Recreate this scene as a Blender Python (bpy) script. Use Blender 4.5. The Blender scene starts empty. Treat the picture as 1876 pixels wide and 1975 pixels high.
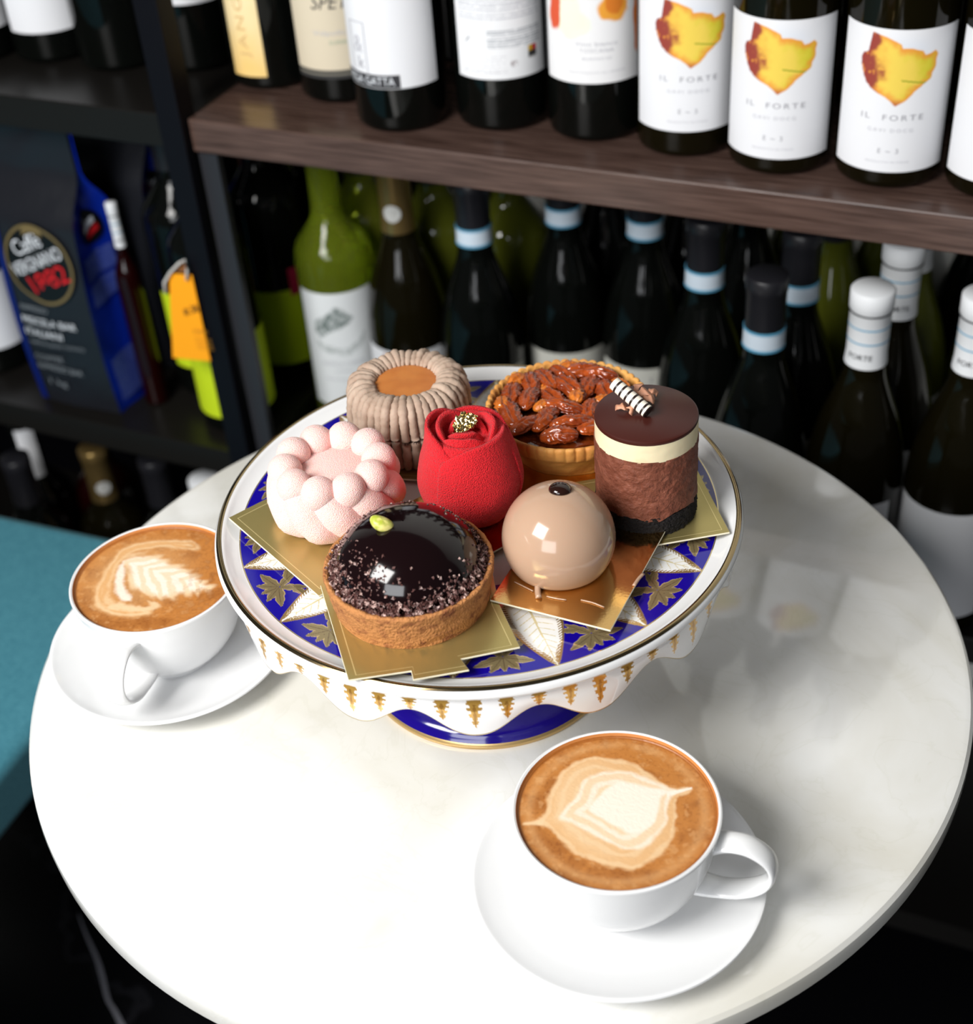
import bpy, math, random
import numpy as np
from mathutils import Vector, Matrix

# ------------------------------------------------------------------ camera, world, lights, exposure
T = 0.75                       # height of the table top; positions below are (x, y, height above the table top)
SC = bpy.context.scene
COL = SC.collection
PITCH, ROLL, CAMH, FPX = 0.6621, -0.0821, 0.6160, 2794.6
fw = Vector((0, math.cos(PITCH), -math.sin(PITCH)))
rt = Vector((1, 0, 0)); up = rt.cross(fw)
rt2 = rt * math.cos(ROLL) + up * math.sin(ROLL)
up2 = up * math.cos(ROLL) - rt * math.sin(ROLL)
CAM = Vector((0, 0, T + CAMH))
cd = bpy.data.cameras.new('camera'); cam = bpy.data.objects.new('camera', cd); COL.objects.link(cam)
m = Matrix.Identity(4)
for i in range(3):
    m[i][0], m[i][1], m[i][2], m[i][3] = rt2[i], up2[i], -fw[i], CAM[i]
cam.matrix_world = m
cd.sensor_fit = 'HORIZONTAL'; cd.sensor_width = 36.0; cd.lens = FPX / 1876 * 36.0
cd.clip_start = 0.01
cd.dof.use_dof = True; cd.dof.focus_distance = 0.775; cd.dof.aperture_fstop = 6.8
SC.camera = cam

w = bpy.data.worlds.new('room_light'); SC.world = w; w.use_nodes = True
w.node_tree.nodes['Background'].inputs[0].default_value = (0.92, 0.95, 1.0, 1)
w.node_tree.nodes['Background'].inputs[1].default_value = 0.055

def area(name, loc, target, sx, sy, power, col):
    l = bpy.data.lights.new(name, 'AREA'); l.shape = 'RECTANGLE'; l.size = sx; l.size_y = sy
    l.energy = power; l.color = col
    o = bpy.data.objects.new(name, l); COL.objects.link(o)
    o.location = Vector(loc) + Vector((0, 0, T))
    d = Vector(target) + Vector((0, 0, T)) - o.location
    o.rotation_euler = d.to_track_quat('-Z', 'Y').to_euler()
    return o
area('window_light', (-0.80, -0.02, 1.02), (0.0, 0.66, 0.05), 0.62, 0.58, 28, (1.0, 0.985, 0.96))
area('fill_light', (-0.85, -1.35, 0.80), (0.05, 1.0, 0.0), 1.1, 0.9, 24, (0.95, 0.97, 1.0))  # unseen fill area light, added to brighten the labels and back wall
SC.view_settings.view_transform = 'Standard'; SC.view_settings.look = 'None'
SC.view_settings.gamma = 1.0; SC.view_settings.use_curve_mapping = False
SC.view_settings.exposure = 0.0

# ------------------------------------------------------------------ projection helper (pixel -> point on a level plane)
def P(px, py, h):
    d = rt2 * ((px - 938) / FPX) - up2 * ((py - 987.5) / FPX) + fw
    t = (h - CAMH) / d.z
    return (d.x * t, d.y * t)

# ------------------------------------------------------------------ materials
def lin(c):
    return tuple((x / 12.92 if x <= 0.04045 else ((x + 0.055) / 1.055) ** 2.4) for x in c)
def rgb(r, g, b): return lin((r / 255, g / 255, b / 255))

MATS = {}
def mat(name, col=(0.8, 0.8, 0.8), rough=0.5, metal=0.0, spec=0.5, coat=0.0, trans=0.0, ior=1.45, sss=0.0, sssr=0.01,
        bump=None, mottle=None, vcol=False, sheen=0.0, aniso=None):
    """bump=(scale, strength, detail[, distance]); mottle=(scale, colour2, low, high[, (sx,sy,sz)])"""
    if name in MATS: return MATS[name]
    M = bpy.data.materials.new(name); M.use_nodes = True; MATS[name] = M
    nt = M.node_tree; N = nt.nodes; L = nt.links; b = N['Principled BSDF']
    b.inputs['Base Color'].default_value = (*col, 1); b.inputs['Roughness'].default_value = rough
    b.inputs['Metallic'].default_value = metal; b.inputs['Specular IOR Level'].default_value = spec
    b.inputs['Coat Weight'].default_value = coat; b.inputs['Coat Roughness'].default_value = 0.05
    b.inputs['Transmission Weight'].default_value = trans; b.inputs['IOR'].default_value = ior
    b.inputs['Sheen Weight'].default_value = sheen
    if sss:
        b.inputs['Subsurface Weight'].default_value = sss; b.inputs['Subsurface Scale'].default_value = sssr
    tc = N.new('ShaderNodeTexCoord')
    if vcol:
        a = N.new('ShaderNodeAttribute'); a.attribute_name = 'Col'
        L.new(a.outputs['Color'], b.inputs['Base Color'])
        if vcol == 'metal':
            L.new(a.outputs['Alpha'], b.inputs['Metallic'])
    elif mottle:
        sc_, c2, lo, hi = mottle[:4]
        nz = N.new('ShaderNodeTexNoise'); nz.inputs['Scale'].default_value = sc_; nz.inputs['Detail'].default_value = 6
        if len(mottle) > 4:
            mp = N.new('ShaderNodeMapping'); mp.inputs['Scale'].default_value = mottle[4]
            L.new(tc.outputs['Object'], mp.inputs['Vector']); L.new(mp.outputs[0], nz.inputs['Vector'])
        else: L.new(tc.outputs['Object'], nz.inputs['Vector'])
        r = N.new('ShaderNodeValToRGB'); r.color_ramp.elements[0].position = lo; r.color_ramp.elements[1].position = hi
        r.color_ramp.elements[0].color = (*col, 1); r.color_ramp.elements[1].color = (*c2, 1)
        L.new(nz.outputs['Fac'], r.inputs[0]); L.new(r.outputs[0], b.inputs['Base Color'])
    if bump:
        nz = N.new('ShaderNodeTexNoise'); nz.inputs['Scale'].default_value = bump[0]; nz.inputs['Detail'].default_value = bump[2]
        L.new(tc.outputs['Object'], nz.inputs['Vector'])
        if aniso:
            mp = N.new('ShaderNodeMapping'); mp.inputs['Scale'].default_value = aniso
            L.new(tc.outputs['Object'], mp.inputs['Vector']); L.new(mp.outputs[0], nz.inputs['Vector'])
        bp = N.new('ShaderNodeBump'); bp.inputs['Strength'].default_value = bump[1]
        bp.inputs['Distance'].default_value = bump[3] if len(bump) > 3 else 0.001
        L.new(nz.outputs['Fac'], bp.inputs['Height']); L.new(bp.outputs[0], b.inputs['Normal'])
    return M

china = mat('white_china', (0.80, 0.805, 0.81), 0.08, coat=0.3)
enamel = mat('painted_porcelain', rough=0.10, coat=0.4, vcol='metal')
gilt = mat('gilt_band', (0.40, 0.30, 0.16), 0.14, metal=1.0)
foil = mat('gold_foil_board', (0.50, 0.41, 0.16), 0.30, metal=0.75, bump=(900, 0.12, 3, 0.0003))
foil_warm = mat('polished_gold_board', (0.72, 0.45, 0.17), 0.13, metal=1.0, bump=(700, 0.10, 3, 0.0003))
card = mat('board_edge', (0.80, 0.74, 0.55), 0.6)
glass_dark = mat('dark_bottle_glass', (0.0025, 0.0030, 0.0025), 0.07, spec=0.32)
glass_brown = mat('brown_black_bottle_glass', (0.005, 0.004, 0.0012), 0.07, spec=0.32)
glass_green = mat('green_bottle_glass', (0.55, 0.68, 0.05), 0.03, trans=0.88, ior=1.33)
glass_olive = mat('olive_bottle_glass', (0.075, 0.085, 0.008), 0.06, spec=0.5)
glass_red = mat('dark_red_bottle_glass', (0.010, 0.0008, 0.0008), 0.08, spec=0.5)
paper = mat('white_label_paper', (0.80, 0.81, 0.84), 0.75)
paper_v = mat('printed_label_paper', rough=0.75, vcol=True)
ink = mat('black_label_ink', (0.03, 0.03, 0.035), 0.7)
ink_grey = mat('grey_label_ink', (0.32, 0.32, 0.35), 0.7)
ink_faint = mat('faint_label_ink', (0.50, 0.50, 0.54), 0.7)
ink_white = mat('white_print_ink', (0.75, 0.78, 0.82), 0.6)
ink_dim = mat('dim_silver_ink', (0.22, 0.24, 0.26), 0.6)
ink_red = mat('red_print_ink', (0.62, 0.01, 0.015), 0.5)
cap_black = mat('black_capsule', (0.012, 0.012, 0.015), 0.35)
cap_white = mat('white_capsule', (0.78, 0.80, 0.82), 0.5)
cap_gold = mat('gold_capsule', (0.33, 0.22, 0.08), 0.3, metal=0.8)
band_mat = mat('pale_blue_neck_band', (0.62, 0.72, 0.82), 0.6)
blue_line = mat('blue_band_line', (0.10, 0.34, 0.52), 0.6)
lime = mat('lime_green_label', (0.55, 0.70, 0.01), 0.6)
black_metal = mat('black_metal', (0.003, 0.003, 0.005), 0.45, spec=0.2)
black_shelf = mat('black_shelf_board', (0.009, 0.008, 0.007), 0.3, spec=0.3)

# ------------------------------------------------------------------ object helpers
def tag(o, label=None, cat=None, group=None, kind=None):
    if label: o['label'] = label
    if cat: o['category'] = cat
    if group: o['group'] = group
    if kind: o['kind'] = kind
    return o
def empty(name, loc, rz=0.0):
    o = bpy.data.objects.new(name, None); COL.objects.link(o); o.empty_display_size = 0.02
    o.location = (loc[0], loc[1], loc[2] + T); o.rotation_euler = (0, 0, rz); return o
def link(name, me, parent=None, loc=None, rot=None, material=None):
    o = bpy.data.objects.new(name, me); COL.objects.link(o)
    if parent: o.parent = parent
    if loc is not None: o.location = loc if parent else (loc[0], loc[1], loc[2] + T)
    if rot is not None: o.rotation_euler = rot
    if material is not None and not me.materials: me.materials.append(material)
    return o
def mesh(name, V, F, material=None, smooth=True, col=None, sharp=None):
    V = np.asarray(V, dtype=np.float32).reshape(-1, 3)
    me = bpy.data.meshes.new(name)
    if isinstance(F, np.ndarray):
        n, k = F.shape
        me.vertices.add(len(V)); me.vertices.foreach_set('co', V.ravel())
        me.loops.add(n * k); me.loops.foreach_set('vertex_index', F.astype(np.int32).ravel())
        me.polygons.add(n); me.polygons.foreach_set('loop_start', np.arange(0, n * k, k, dtype=np.int32))
        me.update(calc_edges=True)
    else:
        me.from_pydata([tuple(map(float, v)) for v in V], [], [tuple(f) for f in F]); me.update()
    me.validate()
    if smooth: me.polygons.foreach_set('use_smooth', np.ones(len(me.polygons), dtype=bool))
    if sharp: me.set_sharp_from_angle(angle=math.radians(sharp))
    if col is not None:
        col = np.asarray(col, dtype=np.float32)
        if col.shape[1] == 3: col = np.c_[col, np.zeros(len(col), np.float32)]
        a = me.color_attributes.new('Col', 'FLOAT_COLOR', 'POINT'); a.data.foreach_set('color', col.astype(np.float32).ravel())
    if material: me.materials.append(material)
    return me
def grid_faces(nu, nv, wrap=False):
    """verts indexed j*nu+i (i along u). wrap closes u."""
    iu = nu if wrap else nu - 1
    i = np.arange(iu); j = np.arange(nv - 1); I, J = np.meshgrid(i, j)
    a = J * nu + I; b = J * nu + (I + 1) % nu; c = (J + 1) * nu + (I + 1) % nu; d = (J + 1) * nu + I
    return np.stack([a, b, c, d], -1).reshape(-1, 4)
def lathe(prof, seg=64, cap0=False, cap1=False):
    prof = np.array(prof, float); a = np.linspace(0, 2 * np.pi, seg, endpoint=False)
    r, z = prof[:, 0][:, None], prof[:, 1][:, None]
    V = np.stack([r * np.cos(a), r * np.sin(a), z + 0 * a], -1).reshape(-1, 3)
    F = grid_faces(seg, len(prof), True)
    F = [tuple(f) for f in F]
    if cap0: F.append(tuple(range(seg))[::-1])
    if cap1: F.append(tuple(range(len(V) - seg, len(V))))
    return V, F
def lathe_mesh(name, prof, material, seg=64, cap0=False, cap1=False, sharp=40):
    V, F = lathe(prof, seg, cap0, cap1)
    return mesh(name, V, F if (cap0 or cap1) else np.array(F), material, sharp=sharp)
def smooth_prof(pts, n=6):
    """catmull-rom through profile points"""
    p = np.array(pts, float); out = []
    q = np.vstack([2 * p[0] - p[1], p, 2 * p[-1] - p[-2]])
    for i in range(1, len(q) - 2):
        for t in np.linspace(0, 1, n, endpoint=False):
            a, b, c, d = q[i - 1], q[i], q[i + 1], q[i + 2]
            out.append(0.5 * (2 * b + (c - a) * t + (2 * a - 5 * b + 4 * c - d) * t * t + (3 * b - a - 3 * c + d) * t ** 3))
    out.append(p[-1]); return np.array(out)
def tube(path, rad, seg=10, flat=None, caps=True, updir=None):
    """sweep; rad scalar or list; flat=(w,t) multiplies the two cross axes"""
    path = np.array(path, float); n = len(path); rad = np.ones(n) * rad if np.isscalar(rad) else np.array(rad)
    tg = np.gradient(path, axis=0); tg /= np.linalg.norm(tg, axis=1)[:, None] + 1e-12
    ref = np.array([0, 0, 1.0]) if updir is None else np.array(updir, float)
    V = []
    for i in range(n):
        s = np.cross(tg[i], ref)
        if np.linalg.norm(s) < 1e-3: s = np.cross(tg[i], [1, 0.1, 0])
        s /= np.linalg.norm(s); u = np.cross(s, tg[i])
        for k in range(seg):
            a = 2 * math.pi * k / seg; fa, fb = flat if flat else (1, 1)
            V.append(path[i] + rad[i] * (fa * math.cos(a) * s + fb * math.sin(a) * u))
    F = [tuple(f) for f in grid_faces(seg, n, True)]
    if caps: F.append(tuple(range(seg))[::-1]); F.append(tuple(range((n - 1) * seg, n * seg)))
    return np.array(V), F
def box(x0, x1, y0, y1, z0, z1):
    V = [(x, y, z) for z in (z0, z1) for y in (y0, y1) for x in (x0, x1)]
    F = [(0, 2, 3, 1), (4, 5, 7, 6), (0, 1, 5, 4), (2, 6, 7, 3), (0, 4, 6, 2), (1, 3, 7, 5)]
    return V, F
def bevel(o, wd=0.002, seg=2):
    b = o.modifiers.new('bevel', 'BEVEL'); b.width = wd; b.segments = seg; b.limit_method = 'ANGLE'; return o
def merge(parts):
    V, F, n = [], [], 0
    for v, f in parts:
        V.extend(map(tuple, v)); F.extend([tuple(int(i) + n for i in q) for q in f]); n += len(v)
    return V, F
TXT = {}
def text_mesh(body, size, fn, material, spacing=1.0, align='CENTER', width=None, shear=0.0):
    """letters as thin print; fn maps (u,v) metres on the surface to a local point"""
    key = (body, size, spacing, align, width, shear)
    if key not in TXT:
        c = bpy.data.curves.new('t', 'FONT'); c.body = body; c.size = size; c.align_x = align; c.align_y = 'CENTER'
        c.space_character = spacing; c.resolution_u = 3; c.shear = shear
        o = bpy.data.objects.new('t', c)
        COL.objects.link(o); bpy.context.view_layer.update()
        me = bpy.data.meshes.new_from_object(o.evaluated_get(bpy.context.evaluated_depsgraph_get()))
        V = np.array([v.co[:2] for v in me.vertices]).reshape(-1, 2); F = [tuple(p.vertices) for p in me.polygons]
        bpy.data.objects.remove(o); bpy.data.curves.remove(c); bpy.data.meshes.remove(me)
        if width and len(V): V = V * np.array([width / (V[:, 0].max() - V[:, 0].min()), 1])
        TXT[key] = (V, F)
    V, F = TXT[key]
    return mesh('lettering', [fn(u, v) for u, v in V], F, material, smooth=False)
def sstep(a, b, x):
    t = np.clip((x - a) / (b - a), 0, 1); return t * t * (3 - 2 * t)
def poly_sd(poly, X, Y):
    """signed distance (negative inside)"""
    p = np.array(poly, float); q = np.roll(p, -1, 0)
    d = np.full(X.shape, 1e9); ins = np.zeros(X.shape, bool)
    for (ax, ay), (bx, by) in zip(p, q):
        ex, ey = bx - ax, by - ay
        t = np.clip(((X - ax) * ex + (Y - ay) * ey) / (ex * ex + ey * ey + 1e-12), 0, 1)
        d = np.minimum(d, np.hypot(X - ax - t * ex, Y - ay - t * ey))
        c = ((ay > Y) != (by > Y)) & (X < (bx - ax) * (Y - ay) / (by - ay + 1e-15) + ax); ins ^= c
    return np.where(ins, -d, d)
def smooth_poly(pts, n=5):
    p = np.array(pts, float); N = len(p); out = []
    for i in range(N):
        a, b, c, d = p[(i - 1) % N], p[i], p[(i + 1) % N], p[(i + 2) % N]
        for t in np.linspace(0, 1, n, endpoint=False):
            out.append(0.5 * (2 * b + (c - a) * t + (2 * a - 5 * b + 4 * c - d) * t * t + (3 * b - a - 3 * c + d) * t ** 3))
    return np.array(out)
RS = np.random.RandomState(7)
def vnoise(X, Y, scale, seed=0, octs=3):
    """smooth value noise on arrays"""
    out = 0; amp = 1; tot = 0
    for o in range(octs):
        r = np.random.RandomState(seed * 17 + o); g = r.rand(64, 64)
        x = X * scale * 2 ** o; y = Y * scale * 2 ** o; xi = np.floor(x).astype(int); yi = np.floor(y).astype(int)
        fx = x - xi; fy = y - yi; fx = fx * fx * (3 - 2 * fx); fy = fy * fy * (3 - 2 * fy)
        a = g[yi % 64, xi % 64]; b = g[yi % 64, (xi + 1) % 64]; c = g[(yi + 1) % 64, xi % 64]; d = g[(yi + 1) % 64, (xi + 1) % 64]
        out = out + amp * ((a * (1 - fx) + b * fx) * (1 - fy) + (c * (1 - fx) + d * fx) * fy); tot += amp; amp *= 0.5
    return out / tot
def mixc(a, b, t):
    t = np.asarray(t)[:, None]; return a * (1 - t) + b * t

# ------------------------------------------------------------------ the setting: floor, walls, bench
SA = math.radians(26.6)                                   # the shelving runs away to the left
U = (math.cos(SA), -math.sin(SA)); NN = (math.sin(SA), math.cos(SA)); D0 = 0.937
def sh(s, d, z=0.0): return (U[0] * s + NN[0] * (D0 + d), U[1] * s + NN[1] * (D0 + d), z)

fl = mat('black_marble_floor', (0.004, 0.004, 0.005), 0.25)
nt = fl.node_tree; N = nt.nodes; L = nt.links
tc = N.new('ShaderNodeTexCoord'); wv = N.new('ShaderNodeTexNoise'); wv.inputs['Scale'].default_value = 2.2; wv.inputs['Detail'].default_value = 5
L.new(tc.outputs['Object'], wv.inputs['Vector'])
ramp = N.new('ShaderNodeValToRGB'); e = ramp.color_ramp.elements
e[0].position = 0.490; e[0].color = (0.004, 0.004, 0.005, 1); e[1].position = 0.504; e[1].color = (0.004, 0.004, 0.005, 1)
k_ = ramp.color_ramp.elements.new(0.497); k_.color = (0.02, 0.02, 0.024, 1)
L.new(wv.outputs['Fac'], ramp.inputs[0]); L.new(ramp.outputs[0], N['Principled BSDF'].inputs['Base Color'])
V, F = box(-3, 3, -2.5, 3.2, -0.78, -0.75)
floor = link('floor', mesh('floor', V, F, fl, smooth=False), loc=(0, 0, 0)); tag(floor, 'black marble floor with thin white veins', kind='structure')
# the one pale vein the photo shows
vp = [P(150, 1760, -0.748), P(165, 1800, -0.748), P(185, 1845, -0.748), P(196, 1880, -0.748), P(207, 1925, -0.748), P(221, 1950, -0.748), P(240, 1990, -0.748), P(262, 2060, -0.748)]
vp = smooth_prof(vp, 5); wd_ = np.interp(np.arange(len(vp)), [0, 6, 14, 22, 30, len(vp)], [0.001, 0.003, 0.0055, 0.004, 0.006, 0.002])
tg_ = np.gradient(vp, axis=0); tg_ /= np.linalg.norm(tg_, axis=1)[:, None]; nr_ = np.c_[-tg_[:, 1], tg_[:, 0]]
V = np.r_[np.c_[vp + nr_ * wd_[:, None] * .5, np.full(len(vp), -0.7495)], np.c_[vp - nr_ * wd_[:, None] * .5, np.full(len(vp), -0.7495)]]
vein = link('marble_vein', mesh('vein', V, grid_faces(len(vp), 2), mat('pale_vein', (0.30, 0.30, 0.34), 0.4), smooth=False), parent=floor)
vein.location = (0, 0, T); vein.location = (0, 0, 0)

wallm = mat('pale_plaster_wall', (0.80, 0.80, 0.75), 0.8, bump=(60, 0.1, 3))
rotS = -SA
def slab(name, s0, s1, d0, d1, z0, z1, material, parent=None, smooth=False, bev=0.0):
    V, F = box(s0, s1, D0 + d0, D0 + d1, z0, z1)
    o = link(name, mesh(name, V, F, material, smooth=False)); o.rotation_euler = (0, 0, rotS); o.location = (0, 0, T)
    if bev: bevel(o, bev)
    if parent:
        bpy.context.view_layer.update(); o.parent = parent; o.matrix_parent_inverse = parent.matrix_world.inverted()
    return o
wall = slab('wall_back', -2.6, 1.6, 0.345, 0.40, -0.75, 1.6, wallm); tag(wall, 'pale plaster wall behind the shelving', kind='structure')

# ------------------------------------------------------------------ shelving
wood = mat('dark_walnut_laminate', (0.045, 0.024, 0.018), 0.26, mottle=(14, (0.115, 0.070, 0.056), 0.32, 0.68, (1.2, 16, 30)), bump=(90, 0.15, 4, 0.0005), aniso=(0.4, 5, 8))
shelf = empty('wall_shelving', (sh(-0.70, 0)[0], sh(-0.70, 0)[1], -0.75), rotS)
tag(shelf, 'dark wall shelving unit with a thick brown walnut shelf above the table', 'shelving')
bpy.context.view_layer.update()
SHELF_Z = 0.15; LOW_Z = -0.222
slab('walnut_shelf', -0.7155, 0.45, 0.0, 0.34, SHELF_Z - 0.0285, SHELF_Z, wood, shelf, bev=0.0012)
slab('lower_shelf', -0.7155, 0.45, 0.0, 0.34, LOW_Z - 0.028, LOW_Z, black_shelf, shelf, bev=0.0012)
slab('back_panel', -0.7155, -0.60, 0.335, 0.342, -0.75, 0.55, black_metal, shelf)
slab('bottom_shelf', -0.7155, 0.45, 0.0, 0.34, -0.62, -0.592, black_shelf, shelf)
rack = empty('black_metal_rack', (sh(-0.76, 0)[0], sh(-0.76, 0)[1], -0.75), rotS)
tag(rack, 'black metal shelf rack on the left holding coffee bags and wine', 'shelving')
bpy.context.view_layer.update()
for z in (SHELF_Z, -0.197, -0.58):
    slab('rack_shelf', -1.6, -0.7165, 0.0 if z < 0.1 else 0.003, 0.33, z - 0.030, z, black_shelf, rack, bev=0.001)
slab('rack_post', -0.740, -0.717, -0.008, 0.014, -0.75, 0.9, black_metal, rack, bev=0.001)
grey_post = mat('charcoal_side_rail', (0.022, 0.022, 0.026), 0.4)
slab('side_rail', -0.7140, -0.6960, 0.004, 0.011, LOW_Z + 0.001, SHELF_Z - 0.031, grey_post, rack)
slab('rack_back_panel', -1.6, -0.7165, 0.334, 0.341, -0.75, 0.9, black_metal, rack)

# ------------------------------------------------------------------ teal bench
TA = math.radians(-24)
teal = mat('teal_upholstery', rgb(52, 120, 138), 0.9, bump=(900, 0.35, 2, 0.0006), mottle=(420, rgb(74, 142, 158), 0.35, 0.65), sheen=0.1)
bx, by = -0.300, 1.115
bench = empty('teal_bench', (bx, by, -0.75), TA); tag(bench, 'teal fabric upholstered bench seat left of the marble table', 'bench')
def bench_box(name, x0, x1, y0, y1, z0, z1, material, bv):
    V, F = box(x0, x1, y0, y1, z0 + 0.75, z1 + 0.75); o = link(name, mesh(name, V, F, material, smooth=True, sharp=60), parent=bench)
    bevel(o, bv, 4); return o
bench_box('seat_cushion', -1.2, 0.0, -1.1, 0.0, -0.335, -0.27, teal, 0.012)
for lx, ly in ((-0.07, -0.07), (-0.07, -1.03), (-1.13, -0.07), (-1.13, -1.03)):
    bench_box('leg', lx - 0.02, lx + 0.02, ly - 0.02, ly + 0.02, -0.75, -0.336, black_metal, 0.003)

# ------------------------------------------------------------------ marble table
TX, TY, TR = -0.0017, 0.6573, 0.2847
mar = mat('white_marble', (0.80, 0.80, 0.77), 0.07, coat=0.7)
nt = mar.node_tree; N = nt.nodes; L = nt.links
tc = N.new('ShaderNodeTexCoord'); n1 = N.new('ShaderNodeTexNoise'); n1.inputs['Scale'].default_value = 5; n1.inputs['Detail'].default_value = 8; n1.inputs['Distortion'].default_value = 1.2
L.new(tc.outputs['Object'], n1.inputs['Vector'])
r1 = N.new('ShaderNodeValToRGB'); ee = r1.color_ramp.elements
ee[0].position = 0.36; ee[0].color = (0.69, 0.67, 0.60, 1); ee[1].position = 0.60; ee[1].color = (0.82, 0.82, 0.80, 1)
L.new(n1.outputs['Fac'], r1.inputs[0])
n2 = N.new('ShaderNodeTexNoise'); n2.inputs['Scale'].default_value = 13; n2.inputs['Detail'].default_value = 6; n2.inputs['Distortion'].default_value = 2.5
L.new(tc.outputs['Object'], n2.inputs['Vector'])
r2 = N.new('ShaderNodeValToRGB'); e2 = r2.color_ramp.elements; e2[0].position = 0.478; e2[0].color = (1, 1, 1, 1); e2[1].position = 0.522; e2[1].color = (1, 1, 1, 1)
k2 = e2.new(0.50); k2.color = (0.965, 0.965, 0.95, 1)
L.new(n2.outputs['Fac'], r2.inputs[0])
mx = N.new('ShaderNodeMix'); mx.data_type = 'RGBA'; mx.blend_type = 'MULTIPLY'; mx.inputs[0].default_value = 1.0
L.new(r1.outputs[0], mx.inputs[6]); L.new(r2.outputs[0], mx.inputs[7]); L.new(mx.outputs[2], N['Principled BSDF'].inputs['Base Color'])
table = empty('round_table', (TX, TY, -0.75)); tag(table, 'round white marble cafe table holding the cake stand and two coffees', 'table')
prof = [(0.00003, 0.75), (TR - 0.006, 0.75), (TR - 0.0025, 0.7492), (TR - 0.0005, 0.747), (TR, 0.744), (TR - 0.0004, 0.735), (TR - 0.004, 0.731), (TR - 0.008, 0.730), (0.00003, 0.730)]
link('table_top', lathe_mesh('table_top', prof, mar, 192, sharp=30), parent=table)
link('pedestal', lathe_mesh('pedestal', [(0.00003, 0.7285), (0.11, 0.7285), (0.11, 0.722), (0.04, 0.715), (0.033, 0.70), (0.033, 0.06), (0.05, 0.035), (0.2, 0.015), (0.21, 0.0), (0.00003, 0.0)], black_metal, 64), parent=table)

# ------------------------------------------------------------------ cups, saucers, latte art
def cup_body():
    out = [(0.00003, 0.0035), (0.024, 0.0035), (0.0245, 0.0), (0.0275, 0.0), (0.0285, 0.004)]
    side = smooth_prof([(0.0285, 0.004), (0.036, 0.010), (0.0430, 0.021), (0.0473, 0.034), (0.0497, 0.047), (0.0511, 0.0575)], 6)
    rim = [(0.0513, 0.0585), (0.0510, 0.0594), (0.0502, 0.0598), (0.0492, 0.0593), (0.0487, 0.058)]
    ins = smooth_prof([(0.0487, 0.058), (0.0468, 0.046), (0.0440, 0.034), (0.0395, 0.021), (0.032, 0.011), (0.00003, 0.008)], 6)
    return np.vstack([out, side[1:], rim, ins[1:]])
CUP_ME = lathe_mesh('cup_body', cup_body(), china, 96)
hp = smooth_prof([(0.0455, 0, 0.0475), (0.0545, 0, 0.0520), (0.0650, 0, 0.0525), (0.0745, 0, 0.0465), (0.0775, 0, 0.0370), (0.0735, 0, 0.0270), (0.0630, 0, 0.0195), (0.0510, 0, 0.0165), (0.0385, 0, 0.0165)], 6)
hr = np.interp(np.linspace(0, 1, len(hp)), [0, .15, .5, .85, 1], [1.25, 1.0, 0.95, 1.0, 1.25])
V, F = tube(hp, hr * 0.0062, 16, flat=(1.0, 0.34), updir=(0, 0.0001, 1))
# keep the flat band wide in y: rebuild with explicit frames
tg = np.gradient(hp, axis=0); tg /= np.linalg.norm(tg, axis=1)[:, None]
V = []
for i in range(len(hp)):
    s = np.array([0, 1.0, 0]); u_ = np.cross(s, tg[i])
    for k in range(16):
        a = 2 * math.pi * k / 16; V.append(hp[i] + hr[i] * (0.0066 * math.cos(a) * s + 0.0024 * math.sin(a) * u_))
HANDLE_ME = mesh('handle', V, F, china)
sp = [(0.00003, 0.0025), (0.026, 0.0025), (0.0265, 0.0), (0.034, 0.0), (0.036, 0.003)] + list(map(tuple, smooth_prof([(0.036, 0.003), (0.052, 0.0058), (0.066, 0.0105), (0.0742, 0.0142)], 5)[1:])) + \
     [(0.0751, 0.0150), (0.0748, 0.0159), (0.0738, 0.0162)] + list(map(tuple, smooth_prof([(0.0738, 0.0162), (0.066, 0.0130), (0.052, 0.0088), (0.038, 0.0066), (0.030, 0.0062)], 5)[1:])) + [(0.0295, 0.0055), (0.00003, 0.0055)]
SAUCER_ME = lathe_mesh('saucer', sp, china, 128)

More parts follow.
